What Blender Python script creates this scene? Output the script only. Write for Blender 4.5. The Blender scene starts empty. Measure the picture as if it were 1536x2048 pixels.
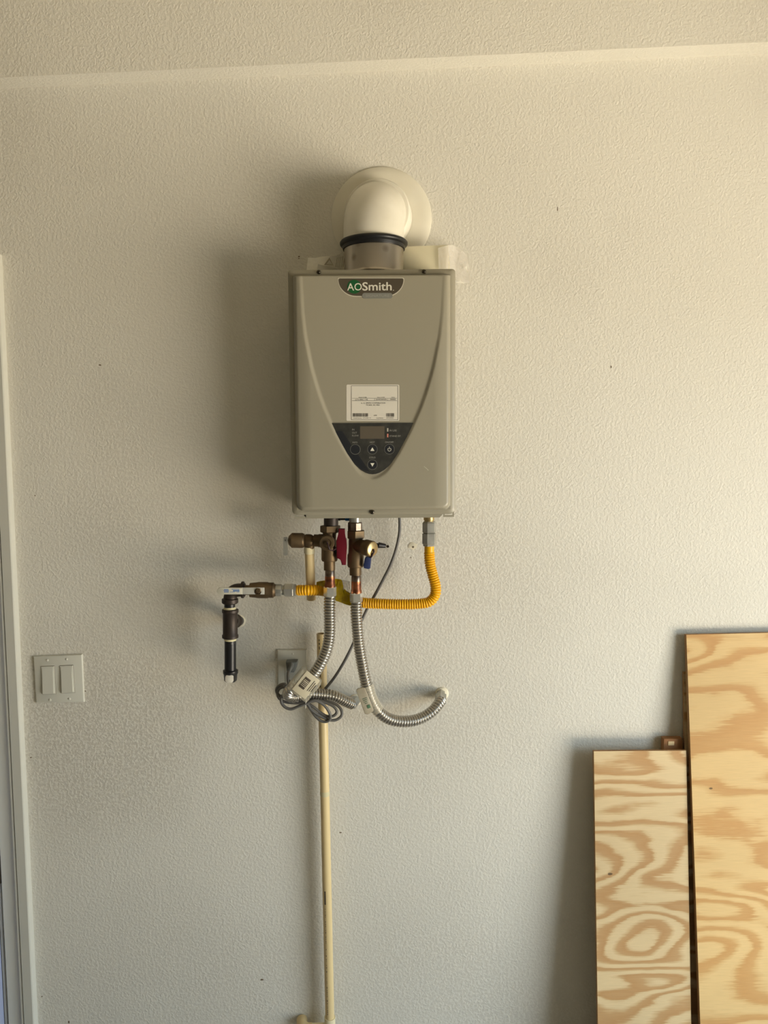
import bpy, bmesh, math, random
from mathutils import Vector, Matrix
random.seed(7)
S = bpy.context.scene
COL = S.collection
PI = math.pi

# ---------------------------------------------------------------- camera
F_PX, D, CAMZ = 1538.0, 1.84, 1.80
PITCH, ROLL = math.radians(4.7), 0.0075
CAM = Vector((0, -D, CAMZ))
FW = Vector((0, math.cos(PITCH), -math.sin(PITCH)))
R0 = Vector((1, 0, 0)); U0 = Vector((0, math.sin(PITCH), math.cos(PITCH)))
RT = R0 * math.cos(ROLL) - U0 * math.sin(ROLL)
UP = U0 * math.cos(ROLL) + R0 * math.sin(ROLL)
cd = bpy.data.cameras.new('camera'); cam = bpy.data.objects.new('camera', cd); COL.objects.link(cam)
cd.sensor_fit = 'VERTICAL'; cd.sensor_height = 36.0; cd.lens = F_PX / 2048 * 36.0
cd.clip_start = 0.01
m = Matrix((RT, UP, -FW)).transposed().to_4x4(); m.translation = CAM
cam.matrix_world = m
S.camera = cam

# ---------------------------------------------------------------- light
S.view_settings.view_transform = 'Standard'; S.view_settings.look = 'None'
S.view_settings.exposure = 0.0; S.view_settings.gamma = 1.0; S.view_settings.use_curve_mapping = False
SUN = 1.8
SKYC, SKY, DRIVE = (0.66, 0.84, 1.0, 1), 7.4, 2050
W = bpy.data.worlds.new('sky'); S.world = W; W.use_nodes = True
W.node_tree.nodes['Background'].inputs[0].default_value = SKYC
W.node_tree.nodes['Background'].inputs[1].default_value = SKY
DOOR_X = 2.05                              # garage door opening in the right-hand wall
DY0, DY1, DZ = -0.72, -2.50, 2.05           # opening: near jamb, far jamb, height
def area(name, loc, direction, sx, sy, power, col):
    l = bpy.data.lights.new(name, 'AREA'); l.shape = 'RECTANGLE'; l.size = sx; l.size_y = sy
    l.energy = power; l.color = col
    o = bpy.data.objects.new(name, l); COL.objects.link(o); o.location = loc
    o.rotation_euler = Vector(direction).to_track_quat('-Z', 'Y').to_euler()
    return o
# sky seen through the open garage door (portal guides the sampling), and the sunlit driveway outside it
po = area('door_portal', (DOOR_X + 0.01, (DY0+DY1)/2, DZ/2), (-1, 0, 0), DY0-DY1, DZ, 1, (1, 1, 1))
po.data.cycles.is_portal = True
area('driveway_bounce', (DOOR_X + 3.6, -2.6, -.01), (0, 0, 1), 6.6, 6.0, DRIVE, (1.0, 0.86, 0.66))
sl = bpy.data.lights.new('low_sun', 'SUN'); sl.energy = SUN; sl.color = (1.0, 0.93, 0.80); sl.angle = math.radians(0.6)
so = bpy.data.objects.new('low_sun', sl); COL.objects.link(so)
so.rotation_euler = Vector((-.62, -.30, -.72)).to_track_quat('-Z', 'Y').to_euler()

# ---------------------------------------------------------------- helpers
def P(px, py, Y):
    d = FW * F_PX + RT * (px - 768) - UP * (py - 1024)
    t = (Y + D) / d.y
    return CAM + d * t
def sc(Y): return F_PX / (D + Y)          # pixels per metre at depth Y

def srgb(r, g, b):
    f = lambda c: (c/255/12.92) if c/255 <= .04045 else ((c/255+.055)/1.055)**2.4
    return (f(r), f(g), f(b), 1)

def woff(o):
    v = Vector((0, 0, 0))
    while o is not None:
        v = v + o.location; o = o.parent
    return v
def obj(name, bm, mat, parent=None, smooth=True, angle=40, recalc=True):
    if recalc: bmesh.ops.recalc_face_normals(bm, faces=bm.faces)
    me = bpy.data.meshes.new(name)
    off = woff(parent) if parent else Vector((0, 0, 0))
    if not parent and bm.verts:
        c = Vector((0, 0, 0))
        lo = min(v.co.z for v in bm.verts)
        for v in bm.verts: c += v.co
        c /= len(bm.verts); off = Vector((c.x, c.y, lo))
    for v in bm.verts: v.co -= off
    if smooth:
        for f in bm.faces: f.smooth = True
        lim = math.radians(angle)
        for e in bm.edges:
            if len(e.link_faces) == 2 and e.calc_face_angle(0) > lim: e.smooth = False
    bm.to_mesh(me); bm.free()
    o = bpy.data.objects.new(name, me); COL.objects.link(o)
    if mat: me.materials.append(mat)
    if parent: o.parent = parent
    else: o.location = off
    return o
def thing(name, label, cat, loc, group=None):
    o = bpy.data.objects.new(name, None); COL.objects.link(o); o.location = loc
    o.empty_display_size = .03
    o['label'] = label; o['category'] = cat
    if group: o['group'] = group
    return o
def tag(o, label, cat=None, group=None):
    o['label'] = label
    if cat: o['category'] = cat
    if group: o['group'] = group
    return o
def struct(o, label=None):
    o['kind'] = 'structure'
    if label: o['label'] = label
    return o

def box(bm, a, b, bevel=0.0, seg=2):
    vs = [bm.verts.new((x, y, z)) for x in (a[0], b[0]) for y in (a[1], b[1]) for z in (a[2], b[2])]
    q = [(0,1,3,2),(4,6,7,5),(0,4,5,1),(2,3,7,6),(0,2,6,4),(1,5,7,3)]
    fs = [bm.faces.new([vs[i] for i in f]) for f in q]
    if bevel:
        es = list({e for f in fs for e in f.edges})
        bmesh.ops.bevel(bm, geom=es, offset=bevel, segments=seg, profile=.5, affect='EDGES')
    return bm
def prism(bm, pts, y0, y1, bevel=0.0):
    """pts: list of (x,z) in world; extruded from y0 to y1"""
    a = [bm.verts.new((x, y0, z)) for x, z in pts]
    b = [bm.verts.new((x, y1, z)) for x, z in pts]
    n = len(pts)
    f1 = bm.faces.new(a); f2 = bm.faces.new(b[::-1])
    for i in range(n): bm.faces.new((a[i], b[i], b[(i+1) % n], a[(i+1) % n]))
    if bevel:
        fr = f1 if y0 < y1 else f2
        bmesh.ops.bevel(bm, geom=list(fr.edges), offset=bevel, segments=2, profile=.5, affect='EDGES')
    return bm
def pxpts(lst, Y):
    return [(P(x, y, Y).x, P(x, y, Y).z) for x, y in lst]
def rrect(x0, y0, x1, y1, r, n=5):
    out = []
    for cx, cy, a0 in ((x1-r, y0+r, -90), (x1-r, y1-r, 0), (x0+r, y1-r, 90), (x0+r, y0+r, 180)):
        for i in range(n+1):
            a = math.radians(a0 + 90*i/n); out.append((cx + r*math.cos(a), cy + r*math.sin(a)))
    return out
def frame_for(d):
    d = d.normalized()
    u = Vector((0, 0, 1)) if abs(d.z) < .9 else Vector((0, 1, 0))
    s = d.cross(u).normalized(); u = s.cross(d).normalized()
    return s, u
def lathe(bm, A, B, prof, seg=28, phase=0.0, cap=True):
    """prof: list of (t in 0..1 along A->B, radius in m)"""
    A = Vector(A); B = Vector(B); d = B - A
    s, u = frame_for(d)
    rings = []
    for t, r in prof:
        c = A + d * t
        rings.append([bm.verts.new(c + (s*math.cos(2*PI*i/seg+phase) + u*math.sin(2*PI*i/seg+phase)) * r) for i in range(seg)])
    for a, b in zip(rings, rings[1:]):
        for i in range(seg):
            bm.faces.new((a[i], a[(i+1) % seg], b[(i+1) % seg], b[i]))
    if cap:
        bm.faces.new(rings[0][::-1]); bm.faces.new(rings[-1])
    return bm
def fit(bm, p0, p1, Y0, Y1, prof, seg=28, phase=0.0, cap=True):
    """p0,p1 axis ends in picture px; prof: (px coordinate along the dominant axis, half width px)"""
    A = P(p0[0], p0[1], Y0); B = P(p1[0], p1[1], Y1)
    k = 1 if abs(p1[1]-p0[1]) >= abs(p1[0]-p0[0]) else 0
    pr = []
    for c, hw in prof:
        t = (c - p0[k]) / (p1[k] - p0[k])
        pr.append((t, hw / sc(Y0 + (Y1-Y0)*t)))
    return lathe(bm, A, B, pr, seg, phase, cap)
def catmull(pts, step):
    pts = [Vector(p) for p in pts]
    q = [pts[0]*2 - pts[1]] + pts + [pts[-1]*2 - pts[-2]]
    dense = []
    for i in range(1, len(q)-2):
        p0, p1, p2, p3 = q[i-1], q[i], q[i+1], q[i+2]
        # centripetal
        t0 = 0; t1 = t0 + max(1e-6, (p1-p0).length)**.5; t2 = t1 + max(1e-6, (p2-p1).length)**.5; t3 = t2 + max(1e-6, (p3-p2).length)**.5
        n = 24
        for j in range(n):
            t = t1 + (t2-t1)*j/n
            a1 = p0*((t1-t)/(t1-t0)) + p1*((t-t0)/(t1-t0))
            a2 = p1*((t2-t)/(t2-t1)) + p2*((t-t1)/(t2-t1))
            a3 = p2*((t3-t)/(t3-t2)) + p3*((t-t2)/(t3-t2))
            b1 = a1*((t2-t)/(t2-t0)) + a2*((t-t0)/(t2-t0))
            b2 = a2*((t3-t)/(t3-t1)) + a3*((t-t1)/(t3-t1))
            dense.append(b1*((t2-t)/(t2-t1)) + b2*((t-t1)/(t2-t1)))
    dense.append(pts[-1])
    out = [dense[0]]; acc = 0; L = 0
    cum = [0]
    for a, b in zip(dense, dense[1:]): cum.append(cum[-1] + (b-a).length)
    L = cum[-1]; n = max(2, int(round(L/step))); j = 0; out = []
    for i in range(n+1):
        s = L*i/n
        while j < len(cum)-2 and cum[j+1] < s: j += 1
        k = (s-cum[j])/max(1e-9, cum[j+1]-cum[j]); out.append(dense[j].lerp(dense[j+1], min(1, max(0, k))))
    return out, L
def sweep(bm, pts, rfun, step, seg=20, cap=True):
    line, L = catmull(pts, step)
    n = len(line); s = u = None; rings = []
    for i, c in enumerate(line):
        d = (line[min(i+1, n-1)] - line[max(i-1, 0)]).normalized()
        if s is None: s, u = frame_for(d)
        else:
            s = (s - d*s.dot(d)).normalized(); u = s.cross(d).normalized()
        r = rfun(L*i/(n-1), L) if callable(rfun) else rfun
        rings.append([bm.verts.new(c + (s*math.cos(2*PI*k/seg) + u*math.sin(2*PI*k/seg))*r) for k in range(seg)])
    for a, b in zip(rings, rings[1:]):
        for k in range(seg): bm.faces.new((a[k], a[(k+1) % seg], b[(k+1) % seg], b[k]))
    if cap: bm.faces.new(rings[0][::-1]); bm.faces.new(rings[-1])
    return bm
def corr(r0, amp, pitch, smooth0=0.0, smooth1=0.0):
    def fn(s, L):
        if s < smooth0 or s > L - smooth1: return r0
        c = abs(math.sin(PI*(s-smooth0)/pitch))
        return r0 - amp + 2*amp*(c**0.6)
    return fn
def text(name, body, px, py, cap, Y, mat, parent, align='CENTER', ext=0.00012, roll=0.0, sx=1.0, bold=0.0):
    cu = bpy.data.curves.new(name, 'FONT'); cu.body = body; cu.align_x = align; cu.align_y = 'CENTER'
    cu.size = cap / sc(Y) / 0.70; cu.extrude = ext; cu.resolution_u = 3; cu.offset = bold*cu.size
    tmp = bpy.data.objects.new(name, cu); COL.objects.link(tmp)
    dg = bpy.context.evaluated_depsgraph_get(); dg.update()
    me = bpy.data.meshes.new_from_object(tmp.evaluated_get(dg))
    bpy.data.objects.remove(tmp); bpy.data.curves.remove(cu)
    p = P(px, py, Y)
    me.transform(Matrix.Translation(p - woff(parent)) @ Matrix.Rotation(roll, 4, 'Y') @ Matrix.Rotation(PI/2, 4, 'X') @ Matrix.Diagonal((sx, 1, 1, 1)))
    me.materials.clear(); me.materials.append(mat)
    o = bpy.data.objects.new(name, me); COL.objects.link(o); o.parent = parent
    return o

# ---------------------------------------------------------------- materials
def mat(name, col, rough=.5, metal=0.0, bump=None, spec=.5, mottle=None, alpha=1.0, trans=0.0, ior=1.45, aniso=0):
    m = bpy.data.materials.new(name); m.use_nodes = True
    nt = m.node_tree; b = nt.nodes['Principled BSDF']
    b.inputs['Base Color'].default_value = col; b.inputs['Roughness'].default_value = rough
    b.inputs['Metallic'].default_value = metal; b.inputs['Specular IOR Level'].default_value = spec
    b.inputs['Alpha'].default_value = alpha; b.inputs['Transmission Weight'].default_value = trans
    b.inputs['IOR'].default_value = ior
    tc = nt.nodes.new('ShaderNodeTexCoord')
    if mottle:                                   # (scale, second colour, lo, hi)
        n = nt.nodes.new('ShaderNodeTexNoise'); n.inputs['Scale'].default_value = mottle[0]; n.inputs['Detail'].default_value = 4
        nt.links.new(tc.outputs['Object'], n.inputs['Vector'])
        r = nt.nodes.new('ShaderNodeValToRGB'); r.color_ramp.elements[0].position = mottle[2]; r.color_ramp.elements[1].position = mottle[3]
        r.color_ramp.elements[0].color = col; r.color_ramp.elements[1].color = mottle[1]
        nt.links.new(n.outputs['Fac'], r.inputs['Fac']); nt.links.new(r.outputs['Color'], b.inputs['Base Color'])
    if bump:                                     # (scale, strength, distance)
        n = nt.nodes.new('ShaderNodeTexNoise'); n.inputs['Scale'].default_value = bump[0]; n.inputs['Detail'].default_value = 3
        nt.links.new(tc.outputs['Object'], n.inputs['Vector'])
        u = nt.nodes.new('ShaderNodeBump'); u.inputs['Strength'].default_value = bump[1]; u.inputs['Distance'].default_value = bump[2]
        nt.links.new(n.outputs['Fac'], u.inputs['Height']); nt.links.new(u.outputs['Normal'], b.inputs['Normal'])
    return m

def wall_mat():
    m = bpy.data.materials.new('orange_peel_wall_paint'); m.use_nodes = True
    nt = m.node_tree; N = nt.nodes; Lk = nt.links; b = N['Principled BSDF']
    b.inputs['Roughness'].default_value = .62; b.inputs['Specular IOR Level'].default_value = .3
    g = N.new('ShaderNodeNewGeometry')
    # squiggly knock-down relief
    n1 = N.new('ShaderNodeTexNoise'); n1.inputs['Scale'].default_value = 155; n1.inputs['Detail'].default_value = 2.5
    n1.inputs['Roughness'].default_value = .5; n1.inputs['Distortion'].default_value = .45
    Lk.new(g.outputs['Position'], n1.inputs['Vector'])
    r1 = N.new('ShaderNodeMapRange'); r1.interpolation_type = 'SMOOTHSTEP'
    r1.inputs['From Min'].default_value = .34; r1.inputs['From Max'].default_value = .70
    Lk.new(n1.outputs['Fac'], r1.inputs['Value'])
    n2 = N.new('ShaderNodeTexNoise'); n2.inputs['Scale'].default_value = 9; n2.inputs['Detail'].default_value = 3
    Lk.new(g.outputs['Position'], n2.inputs['Vector'])
    ad = N.new('ShaderNodeMath'); ad.operation = 'MULTIPLY_ADD'; ad.inputs[1].default_value = .6
    Lk.new(n2.outputs['Fac'], ad.inputs[0]); Lk.new(r1.outputs['Result'], ad.inputs[2])
    bp = N.new('ShaderNodeBump'); bp.inputs['Strength'].default_value = .42; bp.inputs['Distance'].default_value = .0014
    Lk.new(ad.outputs[0], bp.inputs['Height']); Lk.new(bp.outputs['Normal'], b.inputs['Normal'])
    # paint colour with faint dust in the low spots and patchiness
    n3 = N.new('ShaderNodeTexNoise'); n3.inputs['Scale'].default_value = 2.3; n3.inputs['Detail'].default_value = 5
    Lk.new(g.outputs['Position'], n3.inputs['Vector'])
    mx = N.new('ShaderNodeMix'); mx.data_type = 'RGBA'
    mx.inputs[6].default_value = srgb(*WALL_A); mx.inputs[7].default_value = srgb(*WALL_B)
    Lk.new(n3.outputs['Fac'], mx.inputs[0])
    # dusty patches: dirt caught in the texture where the large noise is high
    n4 = N.new('ShaderNodeTexNoise'); n4.inputs['Scale'].default_value = 1.7; n4.inputs['Detail'].default_value = 2
    mp = N.new('ShaderNodeMapping'); mp.inputs['Location'].default_value = (3.1, 0, 1.7)
    Lk.new(g.outputs['Position'], mp.inputs['Vector']); Lk.new(mp.outputs['Vector'], n4.inputs['Vector'])
    r4 = N.new('ShaderNodeMapRange'); r4.inputs['From Min'].default_value = .48; r4.inputs['From Max'].default_value = .68
    Lk.new(n4.outputs['Fac'], r4.inputs['Value'])
    # grubby patch around the light switch, where hands touch the wall
    vd = N.new('ShaderNodeVectorMath'); vd.operation = 'DISTANCE'; pc = P(165, 1470, 0); vd.inputs[1].default_value = pc
    Lk.new(g.outputs['Position'], vd.inputs[0])
    ma = N.new('ShaderNodeMath'); ma.operation = 'MULTIPLY_ADD'; ma.inputs[1].default_value = .5; Lk.new(n3.outputs['Fac'], ma.inputs[0]); Lk.new(vd.outputs['Value'], ma.inputs[2])
    rd = N.new('ShaderNodeMapRange'); rd.interpolation_type = 'SMOOTHSTEP'
    rd.inputs['From Min'].default_value = .36; rd.inputs['From Max'].default_value = .62; rd.inputs['To Min'].default_value = 1.7; rd.inputs['To Max'].default_value = 0
    Lk.new(ma.outputs[0], rd.inputs['Value'])
    mxm = N.new('ShaderNodeMath'); mxm.operation = 'MAXIMUM'; Lk.new(r4.outputs['Result'], mxm.inputs[0]); Lk.new(rd.outputs['Result'], mxm.inputs[1])
    inv = N.new('ShaderNodeMath'); inv.operation = 'SUBTRACT'; inv.inputs[0].default_value = 1.0
    Lk.new(r1.outputs['Result'], inv.inputs[1])
    mu = N.new('ShaderNodeMath'); mu.operation = 'MULTIPLY'; Lk.new(inv.outputs[0], mu.inputs[0]); Lk.new(mxm.outputs[0], mu.inputs[1])
    mu2 = N.new('ShaderNodeMath'); mu2.operation = 'MULTIPLY'; mu2.inputs[1].default_value = .2; Lk.new(mu.outputs[0], mu2.inputs[0])
    mx2 = N.new('ShaderNodeMix'); mx2.data_type = 'RGBA'; mx2.inputs[7].default_value = srgb(150, 138, 118)
    Lk.new(mx.outputs[2], mx2.inputs[6]); Lk.new(mu2.outputs[0], mx2.inputs[0])
    Lk.new(mx2.outputs[2], b.inputs['Base Color'])
    return m
WALL_A, WALL_B = (215, 211, 198), (221, 217, 205)
M_WALL = wall_mat()

def ply_mat(name, light, dark, seed, K=8.5, xs=2.2, zs=7.5):
    m = bpy.data.materials.new(name); m.use_nodes = True
    nt = m.node_tree; N = nt.nodes; Lk = nt.links; b = N['Principled BSDF']
    b.inputs['Roughness'].default_value = .55; b.inputs['Specular IOR Level'].default_value = .3
    tc = N.new('ShaderNodeTexCoord')
    def noise(scale, detail, loc=(0, 0, 0), dist=0, rough=.5):
        mp = N.new('ShaderNodeMapping'); mp.inputs['Scale'].default_value = scale; mp.inputs['Location'].default_value = (loc[0]+seed, loc[1], loc[2]+seed*.7)
        Lk.new(tc.outputs['Object'], mp.inputs['Vector'])
        n = N.new('ShaderNodeTexNoise'); n.inputs['Scale'].default_value = 1; n.inputs['Detail'].default_value = detail
        n.inputs['Distortion'].default_value = dist; n.inputs['Roughness'].default_value = rough
        Lk.new(mp.outputs['Vector'], n.inputs['Vector']); return n.outputs['Fac']
    def math_(op, a, b_, c=None):
        n = N.new('ShaderNodeMath'); n.operation = op
        for i, v in enumerate((a, b_, c)):
            if v is None: continue
            if isinstance(v, (int, float)): n.inputs[i].default_value = v
            else: Lk.new(v, n.inputs[i])
        return n.outputs[0]
    n = noise((xs, 1, zs), 1.6, dist=.35)
    mid = noise((8, 1, 19), 3)
    jag = noise((14, 1, 330), 2)
    v = math_('MULTIPLY', n, K)
    v = math_('MULTIPLY_ADD', mid, .75, v)
    v = math_('MULTIPLY_ADD', jag, .38, v)
    fr = math_('FRACT', v, 0)
    r = N.new('ShaderNodeValToRGB'); cr = r.color_ramp; cr.interpolation = 'LINEAR'
    mix = lambda t: tuple(light[i]*(1-t)+dark[i]*t for i in range(3)) + (1,)
    cr.elements[0].position = 0; cr.elements[0].color = mix(.05)
    cr.elements[1].position = 1; cr.elements[1].color = mix(.15)
    for p, t in ((.30, 0.0), (.44, .4), (.54, .85), (.80, 1.0), (.88, .75), (.93, .25)):
        e = cr.elements.new(p); e.color = mix(t)
    Lk.new(fr, r.inputs['Fac'])
    fine = noise((22, 1, 520), 3); tone = noise((1.3, 1, 2.2), 2, loc=(5, 0, 3))
    rm = N.new('ShaderNodeMapRange'); rm.inputs['To Min'].default_value = .86; rm.inputs['To Max'].default_value = 1.1
    Lk.new(fine, rm.inputs['Value'])
    rt = N.new('ShaderNodeMapRange'); rt.inputs['From Min'].default_value = .3; rt.inputs['From Max'].default_value = .7; rt.inputs['To Min'].default_value = .86; rt.inputs['To Max'].default_value = 1.1
    Lk.new(tone, rt.inputs['Value'])
    k = math_('MULTIPLY', rm.outputs['Result'], rt.outputs['Result'])
    # small dark knots
    kn = noise((26, 1, 60), 0, loc=(9, 0, 4)); kr = N.new('ShaderNodeMapRange')
    kr.inputs['From Min'].default_value = .845; kr.inputs['From Max'].default_value = .87; kr.inputs['To Min'].default_value = 1; kr.inputs['To Max'].default_value = .3
    Lk.new(kn, kr.inputs['Value'])
    k = math_('MULTIPLY', k, kr.outputs['Result'])
    mm = N.new('ShaderNodeMix'); mm.data_type = 'RGBA'; mm.blend_type = 'MULTIPLY'; mm.inputs[0].default_value = 1
    cb = N.new('ShaderNodeCombineColor'); [Lk.new(k, cb.inputs[i]) for i in range(3)]
    Lk.new(r.outputs['Color'], mm.inputs[6]); Lk.new(cb.outputs[0], mm.inputs[7])
    Lk.new(mm.outputs[2], b.inputs['Base Color'])
    bp = N.new('ShaderNodeBump'); bp.inputs['Strength'].default_value = .25; bp.inputs['Distance'].default_value = .0006
    Lk.new(fine, bp.inputs['Height']); Lk.new(bp.outputs['Normal'], b.inputs['Normal'])
    return m
def stain_mat():                                     # brushed stainless with water spots
    m = mat('stainless_steel', srgb(175, 168, 155), .34, 1.0)
    nt = m.node_tree; N = nt.nodes; b = N['Principled BSDF']
    tc = N.new('ShaderNodeTexCoord'); v = N.new('ShaderNodeTexVoronoi'); v.inputs['Scale'].default_value = 30
    nt.links.new(tc.outputs['Object'], v.inputs['Vector'])
    r = N.new('ShaderNodeValToRGB'); r.color_ramp.elements[0].position = .16; r.color_ramp.elements[1].position = .34
    r.color_ramp.elements[0].color = srgb(146, 137, 124); r.color_ramp.elements[1].color = srgb(178, 171, 160)
    nt.links.new(v.outputs['Distance'], r.inputs['Fac']); nt.links.new(r.outputs['Color'], b.inputs['Base Color'])
    return m

M = {}
M['paint'] = mat('grey_enamel', srgb(151, 145, 127), .34, 0, bump=(900, .05, .0003))
M['trim'] = mat('white_trim_paint', srgb(204, 202, 190), .4)
M['door_reflection'] = mat('white_door_blue_reflection', srgb(166, 174, 200), .35)  # bluish reflection on the white door is mixed into this base colour
M['plastic_w'] = mat('white_plate_plastic', srgb(205, 203, 190), .32)
M['elbow'] = mat('white_vent_plastic', srgb(226, 221, 206), .36, mottle=(11, srgb(212, 206, 188), .45, .75))
M['flange'] = mat('cream_vent_plate', srgb(222, 217, 200), .4, mottle=(9, srgb(213, 206, 186), .45, .75))
M['rubber'] = mat('black_rubber', srgb(22, 22, 23), .4)
M['stainless'] = stain_mat()
M['screw'] = mat('dark_screw_steel', srgb(90, 84, 74), .35, 1)
M['badge'] = mat('dark_bronze_badge', srgb(78, 70, 58), .35)
M['rim'] = mat('light_rim_print', srgb(196, 190, 172), .4)
M['green'] = mat('badge_green', srgb(22, 84, 44), .4)
M['textw'] = mat('off_white_print', srgb(214, 210, 194), .5)
M['pill'] = mat('grey_pill_print', srgb(124, 124, 116), .4)
M['pilltext'] = mat('pale_grey_print', srgb(146, 146, 138), .5)
M['panel'] = mat('black_control_film', srgb(46, 46, 43), .4, mottle=(60, srgb(62, 61, 56), .4, .75))
M['panel2'] = mat('dark_navy_film', srgb(34, 36, 40), .35)
M['display'] = mat('smoked_display', srgb(92, 84, 72), .3)
M['ringgrey'] = mat('grey_ring_print', srgb(104, 103, 96), .5)
M['ptext'] = mat('grey_panel_print', srgb(150, 148, 138), .5)
M['led'] = mat('clear_led_lens', srgb(176, 172, 158), .3)
M['ledred'] = mat('red_led_lens', srgb(205, 130, 112), .3)
M['label'] = mat('white_sticker', srgb(214, 208, 194), .5)
M['ink'] = mat('black_ink', srgb(60, 55, 50), .6)
M['brass'] = mat('aged_brass', srgb(112, 93, 68), .5, .75, bump=(260, .15, .0006), mottle=(28, srgb(78, 64, 47), .4, .8))
M['palebrass'] = mat('pale_brass', srgb(186, 162, 114), .35, .85)  # paler, smoother brass than the aged one
M['steel'] = mat('zinc_plated_steel', srgb(186, 184, 174), .25, .65, mottle=(50, srgb(160, 158, 150), .4, .8))
M['chrome'] = mat('bright_steel', srgb(214, 212, 202), .2, .7)
M['lever'] = mat('steel_lever_painted_sheen', srgb(218, 216, 206), .22, .35)  # bright reflection on the lever plate is put into a whitish base colour
M['flex'] = mat('corrugated_stainless', srgb(190, 186, 178), .27, .92)
M['copper'] = mat('copper', srgb(172, 108, 74), .34, .95, mottle=(70, srgb(104, 66, 50), .42, .66))
M['solder'] = mat('solder_tinned_copper', srgb(140, 126, 112), .35, 1, mottle=(70, srgb(96, 78, 66), .4, .7))
M['iron'] = mat('black_iron', srgb(62, 54, 48), .48, .6, bump=(420, .2, .0006))
M['ironblk'] = mat('painted_black_iron', srgb(36, 36, 37), .35, .3, mottle=(34, srgb(120, 118, 112), .66, .72))
M['dope'] = mat('pipe_thread_sealant', srgb(206, 196, 156), .6)
M['yellow'] = mat('yellow_gas_hose_jacket', srgb(232, 172, 14), .34)
M['ytape'] = mat('yellow_warning_tape', srgb(196, 168, 14), .25, bump=(90, .5, .002), mottle=(60, srgb(160, 132, 10), .4, .7))
M['red'] = mat('red_vinyl_handle', srgb(98, 8, 28), .4)
M['blue'] = mat('navy_vinyl_handle', srgb(44, 54, 92), .35)
M['bluebright'] = mat('bright_blue_ring', srgb(42, 120, 190), .35)
M['blackplastic'] = mat('black_plastic', srgb(32, 30, 31), .4)
M['strap'] = mat('dark_maroon_strap', srgb(48, 26, 28), .4)
M['cpvc'] = mat('tan_plastic_pipe', srgb(218, 195, 145), .34)
M['cpvc2'] = mat('cream_plastic_fitting', srgb(226, 214, 176), .34)
M['cord'] = mat('grey_cord_rubber', srgb(98, 96, 92), .42)
M['plug'] = mat('grey_plug_rubber', srgb(104, 106, 102), .45)
M['paper'] = mat('white_paper', srgb(240, 236, 222), .7, bump=(30, .3, .002))
M['booklet'] = mat('manual_cover', srgb(214, 206, 176), .6)
M['bag'] = mat('clear_plastic_bag', srgb(236, 230, 220), .12, 0, bump=(45, .7, .004), alpha=.28)
M['clear'] = mat('clear_tag_plastic', srgb(222, 214, 190), .12, 0, bump=(60, .4, .002), alpha=.34)
M['taglabel'] = mat('printed_tag_paper', srgb(216, 206, 178), .5)
M['barcode'] = mat('brown_black_print', srgb(84, 74, 64), .5)
M['greenprint'] = mat('green_print', srgb(84, 118, 88), .6)
M['cut'] = mat('grey_flag_plastic', srgb(168, 158, 136), .4, mottle=(40, srgb(190, 182, 160), .4, .7))
M['blueink'] = mat('blue_print', srgb(52, 104, 168), .5)
M['sleeve'] = mat('milky_lever_sleeve', srgb(200, 196, 178), .3)
M['caulk'] = mat('white_caulk', srgb(228, 220, 196), .6)
M['concrete'] = mat('garage_concrete', srgb(160, 155, 146), .8, mottle=(4, srgb(140, 134, 125), .4, .7))
M['ceil'] = mat('ceiling_paint', srgb(192, 184, 164), .8)
M['ply_a'] = ply_mat('pine_plywood_tan', srgb(216, 192, 148), srgb(184, 143, 94), 4.7, K=15.5, xs=1.5, zs=5.8)
M['ply_b'] = ply_mat('pine_plywood_golden', srgb(216, 184, 128), srgb(194, 148, 90), 31.3, K=13.5, xs=1.5, zs=4.4)
M['plyedge'] = mat('plywood_edge', srgb(150, 112, 72), .7, mottle=(300, srgb(168, 130, 88), .4, .7))
M['lumber'] = mat('raw_lumber', srgb(150, 106, 66), .7, bump=(200, .3, .001))
M['scuff'] = mat('wall_scuff', srgb(112, 98, 78), .7)

# ---------------------------------------------------------------- room shell
XL, XR, YB, ZC = -5.2, DOOR_X, -6.2, 3.35
dx_in = P(16.5, 2048, 0).x                       # right side of the door opening
dx_l = dx_in - 0.86
dz_top = P(0, 520, 0).z - 0.06
bm = bmesh.new()
T = .14
box(bm, (dx_in, 0, 0), (XR + T, T, ZC)); box(bm, (XL - T, 0, 0), (dx_l, T, ZC)); box(bm, (dx_l, 0, dz_top), (dx_in, T, ZC))
wall_back = struct(obj('wall_back', bm, M_WALL, smooth=False), 'beige textured garage wall')
bm = bmesh.new(); box(bm, (XL - T, YB, 0), (XL, T, ZC)); struct(obj('wall_left', bm, M_WALL, smooth=False))
bm = bmesh.new(); box(bm, (XL - T, YB - T, 0), (XR + T, YB, ZC)); struct(obj('wall_front', bm, M_WALL, smooth=False))
bm = bmesh.new()
box(bm, (XR, DY0, 0), (XR + T, 0, ZC)); box(bm, (XR, YB, 0), (XR + T, DY1, ZC)); box(bm, (XR, DY1, DZ), (XR + T, DY0, ZC))
struct(obj('wall_right', bm, M_WALL, smooth=False))
bm = bmesh.new(); box(bm, (XL - T, YB - T, -.1), (XR + T, T, 0)); struct(obj('floor', bm, M['concrete'], smooth=False))
bm = bmesh.new(); box(bm, (XL - T, YB - T, ZC), (XR + T, T, ZC + .1)); struct(obj('ceiling', bm, M['ceil'], smooth=False))
bm = bmesh.new(); box(bm, (XR + T, -30, -.12), (XR + 40, 30, -.02)); struct(obj('driveway', bm, M['concrete'], smooth=False), 'concrete driveway outside')

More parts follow.
